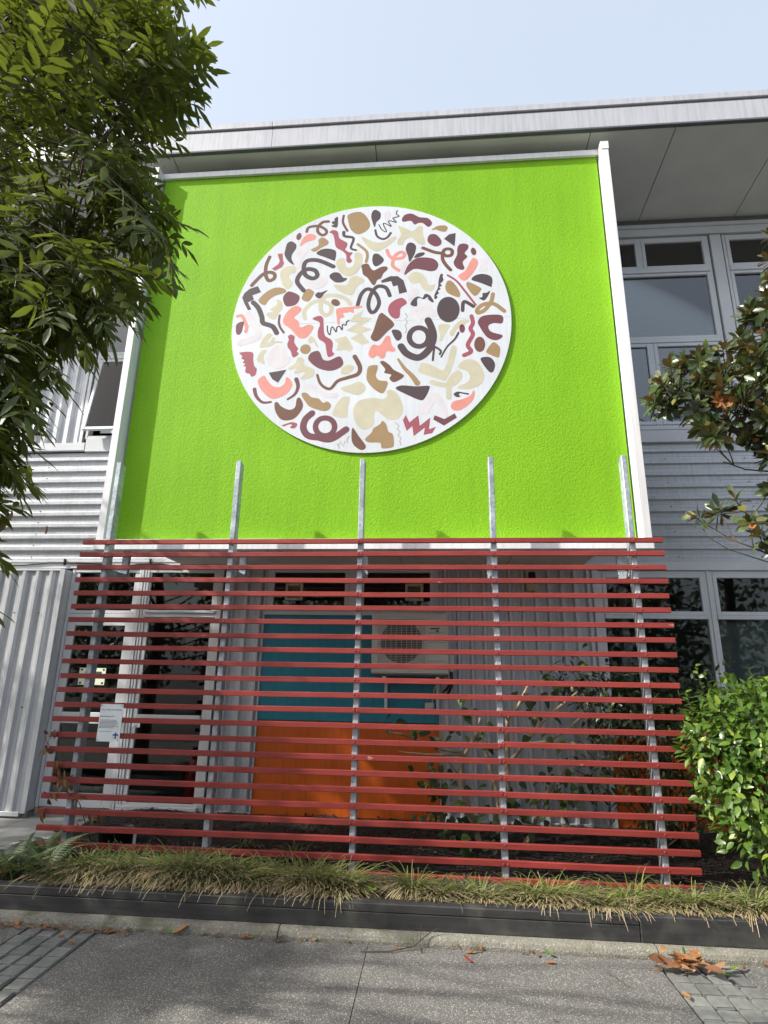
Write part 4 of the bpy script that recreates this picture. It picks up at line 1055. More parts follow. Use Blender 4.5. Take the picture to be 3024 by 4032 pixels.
sn = thing('siren_box', (1.76, 1.53, 2.65), 'cream siren box with dark blue lens high on the ribbed wall', 'siren')
obj('casing', MB().cbox(1.700, 1.822, 1.50, 1.570, 2.540, 2.775, .008), 'cream', sn)
obj('lens', MB().cbox(1.722, 1.800, 1.482, 1.4995, 2.660, 2.752, .010), 'navy', sn)
obj('speaker_cover', MB().cbox(1.715, 1.808, 1.490, 1.4995, 2.556, 2.645, .004), 'cream', sn)

cb = thing('cable', (-4.0, 1.54, 2.86), 'black cable clipped along the wall at left below the ribbed cladding', 'cable')
obj('cable_run', MB().tube([(-6.5, 1.552, 2.83), (-4.75, 1.552, 2.832), (-4.3, 1.552, 2.838), (-4.0, 1.552, 2.868), (-3.6, 1.552, 2.866), (-3.35, 1.552, 2.855), (-3.05, 1.552, 2.822), (-2.85, 1.552, 2.850), (-2.6, 1.552, 2.852), (-2.38, 1.56, 2.82)], .010, 6), 'black', cb)
for x in (-3.80, -2.72, -4.9): obj('clip', MB().cbox(x - .008, x + .008, 1.535, 1.566, 2.835, 2.912, .002), 'black', cb)
tag(obj('sticker', MB().prism(rrect(-2.712, -2.618, 1.008, 1.060, .006), W - .0195, W - .0175).prism([(-2.69, 1.016), (-2.64, 1.016), (-2.64, 1.024), (-2.69, 1.024)], W - .0215, W - .0200).prism([(-2.688, 1.046), (-2.681, 1.049), (-2.667, 1.034), (-2.672, 1.029)], W - .0215, W - .0200).prism([(-2.642, 1.046), (-2.649, 1.049), (-2.663, 1.034), (-2.658, 1.029)], W - .0215, W - .0200), 'signwhite'),
    'small white sticker with a dark mark beside the glazed door', 'sticker')
st_ = bpy.data.objects['sticker']; st_.data.materials.append(M['ink'])
nf_ = len(st_.data.polygons); np0 = 2 * (24 - 2) + 24
for i, pgn in enumerate(st_.data.polygons):
    if i >= np0: pgn.material_index = 1
nt_ = thing('notice', (-3.29, W + .02, 1.55), 'pale green paper notice taped on the glass of the left door', 'notice')
obj('sheet', MB().box(-3.432, -3.115, W + .0020, W + .0030, 1.452, 1.640), 'paper', nt_)
nm = MB()
for x, z in ((-3.405, 1.620), (-3.14, 1.620), (-3.405, 1.472), (-3.14, 1.472)):
    nm.add([(x + .014 * math.cos(t), W + .0014, z + .014 * math.sin(t)) for t in np.linspace(0, 2 * math.pi, 11)[:-1]], [tuple(range(10))])
nm.box(-3.36, -3.16, W + .0010, W + .0014, 1.572, 1.600)
obj('print', nm, 'ink', nt_, kind='stuff')
fe = thing('fire_extinguisher', (-2.06, 1.86, .18), 'red fire extinguisher standing inside behind the glazed panel', 'fire extinguisher')
obj('cylinder', MB().tube([(-2.06, 1.86, .182), (-2.06, 1.86, .19), (-2.06, 1.86, .62), (-2.06, 1.86, .66), (-2.06, 1.86, .69)], [.08, .085, .085, .06, .03], 18), 'extred', fe)
obj('valve', MB().tube([(-2.06, 1.86, .69), (-2.06, 1.86, .73)], .02, 8).cbox(-2.14, -1.99, 1.85, 1.87, .735, .75, .004), 'frame', fe)
obj('hose', MB().tube([(-2.09, 1.86, .71), (-2.15, 1.84, .64), (-2.155, 1.835, .45)], .011, 6), 'black', fe)
tag(obj('pipe_elbow', MB().tube([(-1.735, 1.585, .47), (-1.735, 1.53, .47), (-1.738, 1.515, .462), (-1.748, 1.51, .43)], [.016, .018, .020, .020], 8), 'signwhite'), 'small white pipe elbow poking out low on the ribbed wall by the door', 'pipe')
tag(obj('shadow_gap_tube', MB().tube([(-1.775, 1.56, .18), (-1.775, 1.56, 2.25), (-1.775, 1.565, 2.80)], .016, 8), 'black'), 'thin black tube standing in for the shadow gap between glazed panel and ribbed cladding', 'pipe')  # black tube put in for the dark shadow gap beside the cladding

# pot, bottle
pt = thing('plant_pot', (-2.14, .42, .16), 'low black plastic plant pot behind the bottom slats at left', 'plant pot')
mb = MB(); rr = [(.128, .15), (.150, .262), (.160, .264), (.160, .282), (.146, .282), (.136, .225)]
for i in range(len(rr)):
    for k in range(20):
        t = 2 * math.pi * k / 20; mb.v.append((-2.14 + rr[i][0] * math.cos(t), .42 + rr[i][0] * math.sin(t), rr[i][1]))
for i in range(len(rr) - 1):
    for k in range(20): mb.f.append((i * 20 + k, i * 20 + (k + 1) % 20, (i + 1) * 20 + (k + 1) % 20, (i + 1) * 20 + k)); mb.sm.append(True)
obj('tub', mb, 'black', pt)
obj('potting_soil', MB().add([(-2.14 + .138 * math.cos(t), .42 + .138 * math.sin(t), .235) for t in np.linspace(0, 2 * math.pi, 21)[:-1]], [tuple(range(20))]), 'soil', pt)
tag(obj('plant_tag', MB().box(-1.952, -1.925, .36, .363, .16, .265), 'signwhite'), 'white plastic plant tag stuck in the soil beside the black pot', 'plant tag')
bo = thing('plastic_bottle', (-4.30, 1.30, .13), 'clear plastic bottle with a red label lying on the path at far left', 'bottle')
obj('bottle_body', MB().tube([(-4.52, 1.34, .112), (-4.50, 1.34, .112), (-4.30, 1.32, .112), (-4.25, 1.315, .112), (-4.22, 1.312, .112)], [.03, .034, .034, .016, .013], 12), 'plastic', bo)
obj('bottle_label', MB().tube([(-4.43, 1.333, .112), (-4.34, 1.324, .112)], .0352, 12), 'extred', bo)

# ------------------------------------------------------------------ plants
def soil_z(x, y): return 0.112 + 0.014 * math.sin(3.1 * x + 1.3 * y) + 0.012 * math.sin(7.3 * x - 5.1 * y + 1) + 0.05 * min(1, max(0, y / 1.2)) + (0.02 * min(1, -x) if x < 0 else 0)

def curve_pts(a, b, sag, n=7, wob=0.05):
    a, b = np.array(a, float), np.array(b, float); L = np.linalg.norm(b - a); P = []
    for i in range(n):
        t = i / (n - 1); p = a + (b - a) * t; p[2] += sag * L * 4 * t * (1 - t)
        if 0 < i < n - 1: p += rng.normal(0, wob * L * 0.25, 3)
        P.append(p)
    return P

# --- ash tree at left: trunk out of the picture, crown leaning in
def pinnate(L, n_pairs, ll, lw, droop):
    parts = []; up = np.array((0, 0, 1.0))
    def rp(t): return np.array((L * t, 0, -droop * L * t * t))
    for i in range(n_pairs):
        t = 0.28 + 0.62 * i / max(1, n_pairs - 1); s = ll * (0.82 + 0.25 * math.sin(math.pi * (i + .5) / n_pairs)) * rng.uniform(.9, 1.1)
        for sd in (-1, 1):
            a = R(rng.uniform(42, 62)); d = np.array((math.cos(a), sd * math.sin(a), rng.uniform(-.30, .02)))
            parts.append(xf(leaf_blade(s, lw * s / ll, rng.uniform(.1, .3), rng.uniform(.0, .22), (0, .7, 1, .72, 0), (0, .2, .45, .75, 1), .03), at(rp(t), d, up + rng.normal(0, .18, 3))))
    parts.append(xf(leaf_blade(ll * 1.12, lw * 1.05, .18, .12, (0, .6, 1, .72, 0), (0, .2, .48, .76, 1), .03), at(rp(1.0), (1, rng.uniform(-.1, .1), -.3), up)))
    w = 0.0010; V = []; T = []
    for i in range(5):
        p = rp(i / 4); V += [p + (0, w, 0), p + (0, -w, 0), p + (0, 0, w * 1.4)]
    for i in range(4):
        for k in range(3):
            a, b = 3 * i + k, 3 * i + (k + 1) % 3; T += [(a, b, b + 3), (a, b + 3, a + 3)]
    parts.append((np.array(V), np.array(T)))
    return merged(parts)
ash_var = [pinnate(rng.uniform(.10, .14), int(rng.integers(3, 5)), rng.uniform(.060, .078), rng.uniform(.0165, .022), rng.uniform(.1, .45)) for _ in range(9)]

tree = thing('ash_tree', (-4.7, -2.7, 0), 'leafy ash tree with feathery leaves hanging in from the left in front of the bay', 'tree')
trunk = MB(); limbs = []
trunk.tube([(-4.7, -2.7, -.05), (-4.68, -2.7, .3), (-4.6, -2.65, 1.4), (-4.55, -2.6, 2.4), (-4.6, -2.55, 3.0), (-4.7, -2.5, 3.9)], [.17, .13, .11, .10, .075, .04], 10)
obj('trunk', trunk, 'bark', tree)
br = MB()
def ref(x, z, y):
    k = (y + 5.0276) / 2.8276
    return np.array((.648 + (x - .648) * k, y, 1.62 + (z - 1.62) * k))
for (a, b, s, r) in [((-4.55, -2.6, 2.3), ref(-1.05, 5.75, -3.5), .02, .022), ((-4.58, -2.57, 2.4), ref(-1.2, 4.95, -3.35), .03, .018), ((-4.56, -2.6, 2.2), ref(-1.25, 4.15, -3.5), .04, .02),
                     ((-4.56, -2.6, 2.0), ref(-1.55, 3.35, -3.4), .05, .016), ((-4.6, -2.6, 1.7), ref(-1.75, 2.6, -3.55), .06, .016), ((-4.58, -2.55, 2.6), ref(-1.9, 6.3, -3.3), .03, .018),
                     ((-4.56, -2.6, 2.3), ref(-2.1, 4.8, -3.65), .03, .016), ((-4.56, -2.6, 2.1), ref(-2.2, 3.1, -3.3), .05, .015), ((-4.5, -2.55, 2.9), ref(-2.2, 6.0, -3.6), .03, .015),
                     ((-4.6, -2.6, 3.0), (-6.9, -2.6, 5.2), .05, .035), ((-4.6, -2.6, 2.6), (-6.6, -3.8, 4.2), .05, .03), ((-4.6, -2.6, 2.6), (-6.2, -1.5, 4.2), .05, .03), ((-4.6, -2.55, 2.8), (-4.2, -1.0, 4.0), .05, .025), ((-4.6, -2.55, 2.5), (-5.6, -.8, 3.7), .06, .025)]:
    P = curve_pts(a, b, s, 9, .05); br.tube(P, list(np.linspace(r, .006, 9)), 6)
    for i in range(8):
        for t in (0, .5): limbs.append(P[i] * (1 - t) + P[i + 1] * t)
limbs = np.array(limbs)
EDGE = [(-1.10, 6.6), (-1.10, 6.1), (-1.04, 5.62), (-1.07, 5.36), (-1.14, 5.18), (-1.22, 5.0), (-1.16, 4.65), (-1.0, 4.28), (-.93, 4.1), (-1.14, 3.82), (-1.36, 3.6), (-1.62, 3.4), (-1.62, 3.28), (-1.70, 3.08), (-1.66, 2.85), (-1.78, 2.58), (-1.78, 2.3), (-1.90, 2.0), (-2.02, 1.9)]
def edge_x(z):
    return np.interp(z, [p[1] for p in EDGE[::-1]], [p[0] for p in EDGE[::-1]])
places = []
def twig(tip, d, L, nleaf, sc=1.0):
    base = tip - d * L; base[2] += 0.10 * L
    P = [base + (tip - base) * t + np.array((0, 0, .12 * L * 4 * t * (1 - t) * .5)) for t in np.linspace(0, 1, 5)]
    br.tube(P, list(np.linspace(.0028 * sc, .001 * sc, 5)), 4, False)
    j = np.argmin(((limbs - base) ** 2).sum(1))
    if np.linalg.norm(limbs[j] - base) < 1.0: br.tube(curve_pts(limbs[j], base, .06, 5, .08), list(np.linspace(.005 * sc, .0028 * sc, 5)), 4, False)
    side = unit(np.cross(d, (0, 0, 1.0)))
    for k in range(nleaf):
        t = 0.15 + 0.85 * k / (nleaf - 1); p = base + (tip - base) * t + np.array((0, 0, .06 * L * 4 * t * (1 - t)))
        sd = 1 if k % 2 else -1
        if k >= nleaf - 1: a = d + np.array((0, 0, -.25))
        else: a = d * .65 + side * sd * .75 + np.array((0, 0, rng.uniform(-.75, .05)))
        places.append((int(rng.integers(len(ash_var))), at(p, a + rng.normal(0, .15, 3), np.array((0, 0, 1.0)) + rng.normal(0, .3, 3), rng.uniform(.8, 1.15) * sc), 0))
for n in range(400):
    z = rng.uniform(1.95, 6.7) if n % 4 else rng.uniform(1.95, 4.0); ex = edge_x(z)
    u = rng.random() ** 1.15; x = ex - 0.03 - u * 1.6
    if n < 62: x = ex - rng.uniform(.0, .08)
    if rng.random() < .25 and 3.9 < z < 5.2 and x > ex - .5: continue
    tip = ref(x, z, rng.uniform(-3.75, -3.2))
    d = unit((rng.uniform(.6, 1.0), rng.uniform(-.45, .45), rng.uniform(-.75, .15) if z < 5.2 else rng.uniform(-.2, .8)))
    twig(tip, d, rng.uniform(.20, .38), int(rng.integers(6, 10)))
for c, r, n in (((-5.9, -1.75, 3.9), (1.9, .9, 1.5), 60), ((-6.4, -3.2, 4.0), (1.7, 1.0, 1.5), 70), ((-6.8, -.6, 3.5), (2.0, .8, 1.7), 75), ((-5.0, -.95, 3.75), (1.9, .55, 1.05), 95), ((-6.3, -.45, 5.0), (1.3, .5, 1.3), 95)):  # unseen crown clumps, added off to the left to shade slats and wall
    for _ in range(n):
        v = rng.normal(0, 1, 3); v = v / np.linalg.norm(v) * rng.random() ** .4
        tip = np.array(c) + v * np.array(r)
        if on_screen(tip)[0]: continue
        twig(tip, unit(v + np.array((0, 0, -.2))), rng.uniform(.4, .7), 8, 1.9)
obj('branches', br, 'bark', tree)
foliage(tree, 'leaf', 'foliage', ash_var, ['treeleaf'], places, 300)
dead = [(0, at(ref(-1.66, 2.42, -3.45), (.2, 0, -1), (1, -.3, 0), .5), 0), (1, at(ref(-1.62, 2.45, -3.46), (.35, .1, -1), (1, .3, 0), .45), 0), (2, at(ref(-1.40, 2.36, -3.45), (.3, .1, -1), (1, 0, 0), .35), 0)]
foliage(tree, 'dead_leaf', 'foliage', [leaf_blade(.11, .06, .3, .5), leaf_blade(.09, .05, .4, .7), leaf_blade(.08, .03, .2, .4)], ['dryleaf'], dead, 10)

# --- magnolia at right
mag = thing('magnolia_tree', (4.7, -.2, 0), 'magnolia with glossy leaves and rusty undersides reaching in from the right edge', 'tree')
mb = MB(); mb.tube([(4.75, -.2, .1), (4.72, -.2, 1.6), (4.78, -.15, 3.0), (4.7, -.2, 4.6), (4.8, -.2, 5.8)], [.09, .075, .06, .04, .015], 9)
obj('trunk', mb, 'bark', mag)
mag_var = [leaf_blade(rng.uniform(.125, .17), rng.uniform(.048, .064), rng.uniform(.1, .3), rng.uniform(-.15, .35), (0, .55, .95, 1.0, 0) if i % 2 else (0, .62, 1.0, .88, 0), (0, .2, .48, .76, 1), .02) for i in range(8)]
br = MB(); places = []; hubs = []
limb_sets = [((4.74, -.2, 2.2), (2.95, -.35, 2.72), -.08, .016), ((4.76, -.17, 2.9), (3.0, -.4, 3.75), .02, .02), ((4.72, -.2, 3.3), (2.60, -.3, 3.95), .05, .02), ((4.72, -.2, 3.7), (2.85, -.2, 4.30), .05, .018), ((4.7, -.2, 4.2), (3.45, -.3, 4.85), .03, .016), ((4.72, -.2, 4.8), (3.82, -.35, 5.60), .02, .014), ((4.74, -.2, 2.4), (3.2, -.1, 3.05), -.02, .014), ((4.76, -.15, 3.0), (3.25, .05, 3.5), .0, .014)]
for a, b, s, r in limb_sets:
    P = curve_pts(a, b, s, 9, .06); br.tube(P, list(np.linspace(r, .005, 9)), 6)
    for i in range(8):
        for t in (0, .5): hubs.append(P[i] * (1 - t) + P[i + 1] * t)
br.tube([(3.75, -.3, 2.50), (3.3, -.3, 2.52), (3.0, -.32, 2.62), (2.85, -.33, 2.72), (2.82, -.34, 2.78)], [.007, .005, .004, .003, .002], 5)
hubs = np.array(hubs)
poly1 = [(2.50, 3.93), (2.70, 4.28), (2.98, 4.38), (3.2, 4.6), (3.43, 4.82), (3.69, 5.0), (4.0, 5.25), (4.0, 3.25), (3.40, 3.38), (3.28, 3.62), (3.0, 3.55), (2.84, 3.76)]
poly2 = [(2.72, 2.92), (2.85, 2.76), (3.0, 2.82), (3.18, 2.82), (3.3, 2.62), (3.95, 2.5), (3.95, 3.3), (3.3, 3.16), (3.12, 3.10), (2.95, 3.02)]
def inside(p, P):
    c = False
    for i in range(len(P)):
        (x1, z1), (x2, z2) = P[i - 1], P[i]
        if (z1 > p[1]) != (z2 > p[1]) and p[0] < (x2 - x1) * (p[1] - z1) / (z2 - z1) + x1: c = not c
    return c
ros = [(3.74, -.3, 5.35, .9), (3.70, -.4, 5.15, .6), (2.78, -.3, 2.90, .3), (3.12, -.32, 3.06, .9), (2.98, -.25, 2.98, .5), (3.2, -.4, 2.86, .2), (3.40, -.3, 2.92, .6), (3.34, -.3, 2.64, -.2), (2.56, -.3, 3.97, .2), (2.66, -.25, 4.16, .8), (2.78, -.2, 4.28, 1.0), (3.0, -.35, 4.35, 1.0), (2.90, -.4, 3.84, .1), (3.08, -.35, 3.66, -.6), (3.45, -.3, 4.78, 1.0), (3.66, -.3, 4.98, 1.2), (3.80, -.35, 5.62, .8), (3.3, -.3, 3.55, -.6), (2.72, -.3, 3.90, -.2), (2.98, -.2, 4.10, .6), (3.15, -.4, 4.22, .8), (3.30, -.35, 4.05, .6)]
while len(ros) < 250:
    P = poly1 if rng.random() < .72 else poly2
    x, z = rng.uniform(2.5, 4.0), rng.uniform(2.5, 5.25)
    if inside((x, z), P): ros.append((x, rng.uniform(-.6, .2), z, rng.uniform(-.4, 1.2)))
for x, y, z, upw in ros:
    k = (y + 5.0276) / 4.7276
    c = np.array((.648 + (x - .648) * k, y, 1.62 + (z - 1.62) * k))
    ax = unit((rng.uniform(-.9, -.1), rng.uniform(-.7, .2), upw))
    j = np.argmin(((hubs - c + ax * .15) ** 2).sum(1))
    br.tube(curve_pts(hubs[j], c, -.04, 5, .06), list(np.linspace(.006, .0035, 5)), 5, False)
    a1 = unit(np.cross(ax, (.2, .3, 1))); a2 = np.cross(ax, a1); n = int(rng.integers(10, 15))
    for i in range(n):
        th = i * 2.4 + rng.uniform(-.3, .3); el = R(np.interp(i / n, [0, .5, 1], [-18, 28, 68])) + rng.normal(0, .15)
        rad = a1 * math.cos(th) + a2 * math.sin(th)
        d = rad * math.cos(el) + ax * math.sin(el) + np.array((0, 0, -.12))
        nrm = ax * math.cos(el) - rad * math.sin(el) + rng.normal(0, .2, 3)
        kk = 1 if rng.random() < .012 else 0
        places.append((int(rng.integers(8)), at(c - ax * .07 * (1 - i / n), d, nrm, rng.uniform(.72, 1.05) * (1 - .25 * (i / n) ** 3)), kk))
c = np.array((3.02, -.48, 3.83))
for i in range(9):
    th = i * 2.4; rad = np.array((math.cos(th), -.5, math.sin(th) * .7 - .2)); places.append((int(rng.integers(8)), at(c, rad, (0, -1, .2) + rng.normal(0, .4, 3), .75), 1))
obj('branches', br, 'bark', mag)
foliage(mag, 'leaf', 'foliage', mag_var, ['magleaf', 'rustleaf'], places, 300)

# --- bright bush at lower right
bush = thing('glossy_bush', (3.25, -.1, .15), 'bright glossy green bush at the right end of the red slats', 'bush')
bl = [leaf_blade(rng.uniform(.072, .096), rng.uniform(.032, .043), rng.uniform(.12, .35), rng.uniform(.05, .55), (0, .78, 1, .6, 0), (0, .2, .45, .78, 1), .03) for _ in range(8)]
places = []; stems = MB()
lobes = [((3.20, -.12, 1.05), (.60, .50, .58)), ((3.05, -.20, 1.30), (.44, .42, .36)), ((3.40, -.1, 1.25), (.62, .5, .44)), ((2.98, -.2, .85), (.40, .38, .36)), ((3.15, -.2, .58), (.46, .40, .30)), ((3.75, .0, .95), (.75, .5, .75)), ((2.80, -.16, 1.10), (.27, .3, .30))]
for k in range(26):
    c, r = lobes[k % len(lobes)]; v = unit(rng.normal(0, 1, 3)); e_ = np.array(c) + v * np.array(r) * .8
    stems.tube(curve_pts((3.3 + rng.uniform(-.2, .3), .0 + rng.uniform(-.1, .1), .15), e_, .03, 6, .08), list(np.linspace(.012, .003, 6)), 5)
for (c, r), n in zip(lobes, (900, 640, 820, 520, 500, 560, 420)):
    for _ in range(n):
        v = unit(rng.normal(0, 1, 3)); q = rng.uniform(.62, 1.04) if rng.random() < .8 else rng.uniform(.3, .7)
        p = np.array(c) + v * np.array(r) * q
        if p[2] < .26: continue
        d = v * np.array((.7, .7, .3)) + np.array((0, 0, rng.uniform(-.75, .45))) + rng.normal(0, .4, 3)
        places.append((int(rng.integers(8)), at(p, d, v * .8 + np.array((0, -.1, .75)) + rng.normal(0, .3, 3), rng.uniform(.75, 1.1)), 1 if rng.random() < .004 else 0))
for x, z in ((2.78, 1.62), (2.95, 1.58), (3.12, 1.64), (3.32, 1.66), (3.5, 1.7), (2.62, 1.46), (2.72, 1.66)):
    b0 = np.array((x + .05, -.1, z - .22)); tp = np.array((x, -.12, z + .06)); stems.tube([b0, (b0 + tp) / 2 + .01, tp], [.003, .0025, .0015], 4)
    for i in range(9):
        p = b0 + (tp - b0) * (.2 + .8 * i / 8); th = i * 2.4
        places.append((int(rng.integers(8)), at(p, (math.cos(th), math.sin(th), .55), (0, 0, 1) + rng.normal(0, .3, 3), rng.uniform(.55, .85)), 0))
obj('stems', stems, 'bark', bush)
foliage(bush, 'leaf', 'foliage', bl, ['bushleaf', 'dryleaf'], places, 300)

# --- dark shrub behind the right of the screen
shr = thing('dark_shrub', (2.7, .95, .15), 'dark green shrub behind the right end of the slat screen by the windows', 'shrub')
dl = [leaf_blade(rng.uniform(.065, .09), rng.uniform(.026, .036), .2, rng.uniform(.1, .4)) for _ in range(6)]
places = []; stems = MB()
for c, r, n in (((2.75, .95, 1.15), (.62, .42, .55), 760), ((2.40, 1.0, 1.40), (.46, .36, .40), 420), ((2.85, .9, .65), (.62, .4, .46), 560), ((3.3, .9, 1.2), (.7, .4, .6), 420), ((2.05, 1.05, 1.60), (.28, .25, .20), 110), ((2.2, 1.05, .75), (.35, .3, .4), 130)):
    for k in range(5):
        v = unit(rng.normal(0, 1, 3)); stems.tube(curve_pts((2.75 + rng.uniform(-.15, .15), .95, .12), np.array(c) + v * np.array(r) * .8, .03, 6, .08), list(np.linspace(.010, .003, 6)), 5)
    for _ in range(n):
        v = unit(rng.normal(0, 1, 3)); p = np.array(c) + v * np.array(r) * rng.uniform(.35, 1.03)
        places.append((int(rng.integers(6)), at(p, v * .8 + np.array((0, 0, -.35)) + rng.normal(0, .4, 3), v + np.array((0, 0, .7)) + rng.normal(0, .3, 3), rng.uniform(.75, 1.1)), 0))
obj('stems', stems, 'bark', shr)
foliage(shr, 'leaf', 'foliage', dl, ['darkleaf'], places, 300)

# --- pruned hibiscus behind the screen
hib = thing('pruned_hibiscus', (1.25, .8, .13), 'hard pruned bare stemmed hibiscus with few broad leaves behind the slats', 'shrub')
S_ = [([(1.16, .10), (1.06, .16), (.99, .38), (.92, .58), (.91, .84), (.96, .94), (1.06, 1.09), (1.09, 1.23)], .030, .016), ([(.93, .93), (.74, .95), (.55, 1.02), (.34, 1.08), (.26, 1.09)], .015, .006), ([(.93, .92), (.58, .91), (.33, .93)], .013, .006),
      ([(1.29, .10), (1.27, .24), (1.21, .65), (1.14, .93), (1.10, 1.08)], .032, .012), ([(1.27, .3), (1.32, .51), (1.34, 1.01), (1.35, 1.23), (1.44, 1.33), (1.56, 1.54)], .030, .011), ([(1.33, .85), (1.49, 1.03), (1.62, 1.19), (1.78, 1.32), (1.99, 1.49)], .020, .009),
      ([(1.47, 1.01), (1.72, 1.04), (1.88, 1.14), (2.02, 1.25)], .014, .008), ([(1.38, .10), (1.52, .25), (1.57, .42), (1.57, .56)], .024, .020), ([(1.57, .52), (1.71, .64), (1.78, .75), (1.86, .82)], .014, .009), ([(1.35, 1.22), (1.30, 1.33), (1.27, 1.38)], .013, .010), ([(.99, .38), (.86, .50), (.80, .52)], .012, .010), ([(.93, .7), (.78, .84), (.66, 1.0)], .009, .005)]
for P, r0, r1 in S_:
    y0 = .8 + rng.uniform(-.05, .05); n = len(P)
    obj('stem', MB().tube([(x, y0 + .04 * math.sin(3 * i), z) for i, (x, z) in enumerate(P)], list(np.linspace(r0, r1, n)), 8), 'palebark', hib)
hl = [leaf_blade(rng.uniform(.09, .13), rng.uniform(.07, .09), .2, rng.uniform(.2, .6), (0, .95, 1, .6, 0), (0, .18, .42, .75, 1), .05) for _ in range(6)]
lp = [(0.38, 1.2), (0.55, 1.07), (0.71, 0.79), (0.57, 0.66), (1.0, 1.33), (1.45, 1.48), (1.61, 1.36), (1.74, 1.47), (1.72, 1.64), (2.05, 1.76), (1.7, 0.79), (1.96, 0.8), (1.68, 0.66), (1.89, 0.67), (0.63, 0.53), (1.38, 0.39), (1.61, 0.52), (0.85, 0.24), (1.01, 0.5), (1.79, 0.55), (1.15, 1.08), (1.67, 1.06), (0.93, 1.08), (1.36, 0.65), (1.31, 0.54), (.62, .72), (.75, .65), (.8, .38), (.7, .45), (1.2, .30), (1.0, .26)]
places = []
for x, z in lp:
    for k in range(int(rng.integers(5, 10))):
        places.append((int(rng.integers(6)), at((x + rng.normal(0, .075), .76 + rng.normal(0, .09), z + rng.normal(0, .07)), (rng.normal(0, .6), rng.normal(-.3, .4), rng.uniform(-1, .1)), (rng.normal(0, .4), -.5, .8), rng.uniform(.6, 1.0)), 0))
foliage(hib, 'leaf', 'foliage', hl, ['hibleaf'], places, 300)

# --- dry creeper on the left ends of the slats
dry = thing('dead_creeper', (-2.55, .1, .2), 'shrivelled brown creeper hanging on the left ends of the slats', 'plant')
obj('stem', MB().tube([(-2.28, .3, .17), (-2.38, .2, .5), (-2.50, .1, .75), (-2.56, .06, 1.0), (-2.60, .05, 1.12)], [.004, .004, .003, .003, .002], 5).tube([(-2.02, .25, .17), (-2.08, .2, .35), (-2.14, .15, .50)], [.004, .003, .002], 5), 'bark', dry)
dv = [leaf_blade(rng.uniform(.07, .10), rng.uniform(.02, .04), .5, rng.uniform(.4, .9)) for _ in range(5)]
places = []
for (x, z, n) in ((-2.60, 1.10, 6), (-2.60, .98, 5), (-2.50, .86, 9), (-2.44, .78, 9), (-2.40, .70, 8), (-2.55, .62, 4), (-2.12, .48, 4), (-2.30, .62, 4), (-2.57, .50, 4)):
    for k in range(n):
        places.append((int(rng.integers(5)), at((x + rng.normal(0, .03), .0 + rng.normal(0, .03) - .02, z + rng.normal(0, .03)), (rng.normal(0, .4), rng.normal(0, .3), -1), (rng.normal(0, .6), -1, .2), rng.uniform(.6, 1.0)), 0))
foliage(dry, 'leaf', 'foliage', dv, ['dryleaf'], places, 60)

# --- ferns at left
def frond(L, W, arch, n=22):
    parts = []
    def rp(t): return np.array((L * (t - .12 * t * t), 0, arch * L * (t * .9 - 1.15 * t * t)))
    for i in range(n):
        t = .14 + .84 * i / (n - 1); w = W * (math.sin(math.pi * min(1, .12 + .9 * t) ** .8)) * (1.02 - .72 * t) * 1.25
        if w < .006: w = .006
        for sd in (-1, 1):
            parts.append(xf(leaf_blade(w, max(.006, .017 * (1 - .5 * t)), .1, .25, (0, 1, .55, 0), (0, .12, .65, 1), .12), at(rp(t), (.35 + .3 * t, sd, -.12), (0, 0, 1))))
    V = []; T = []; w = .002
    for i in range(9):
        p = rp(i / 8); V += [p + (0, w, 0), p + (0, -w, 0), p + (0, 0, w)]
    for i in range(8):
        for k in range(3):
            a, b = 3 * i + k, 3 * i + (k + 1) % 3; T += [(a, b, b + 3), (a, b + 3, a + 3)]
    parts.append((np.array(V), np.array(T))); return merged(parts)
fv = [frond(rng.uniform(.40, .56), rng.uniform(.085, .11), rng.uniform(.5, .9)) for _ in range(6)]
for lab, spots in (('feathery green fern at far left end of the planting bed', [(-2.52, -.50), (-2.78, -.50), (-3.05, -.42)]), ('smaller green fern in front of the leftmost screen post', [(-2.16, -.50), (-2.36, -.52), (-2.38, -.15)])):
    f_ = thing('fern', (spots[0][0], spots[0][1], .17), lab, 'fern', 'ferns at the left end of the bed')
    places = []
    for (x, y) in spots:
        n = 13
        for i in range(n):
            th = 2 * math.pi * i / n + rng.uniform(-.2, .2)
            d = np.array((math.cos(th), math.sin(th) * .9 - .15, rng.uniform(.35, .95)))
            places.append((int(rng.integers(6)), at((x, y, soil_z(x, y) + .03), d, (0, 0, 1), rng.uniform(.7, 1.0)), 0))
    foliage(f_, 'frond', 'foliage', fv, ['fern'], places, 100)
bf = tag(put('dead_frond', fast_mesh('dead_frond', *xf(fv[0], at((-2.42, -.52, .26), (.1, -.9, -.25), (0, .3, 1), .5)), ['rustleaf'])), 'tan dead fern frond hanging over the black edging', 'fern frond')

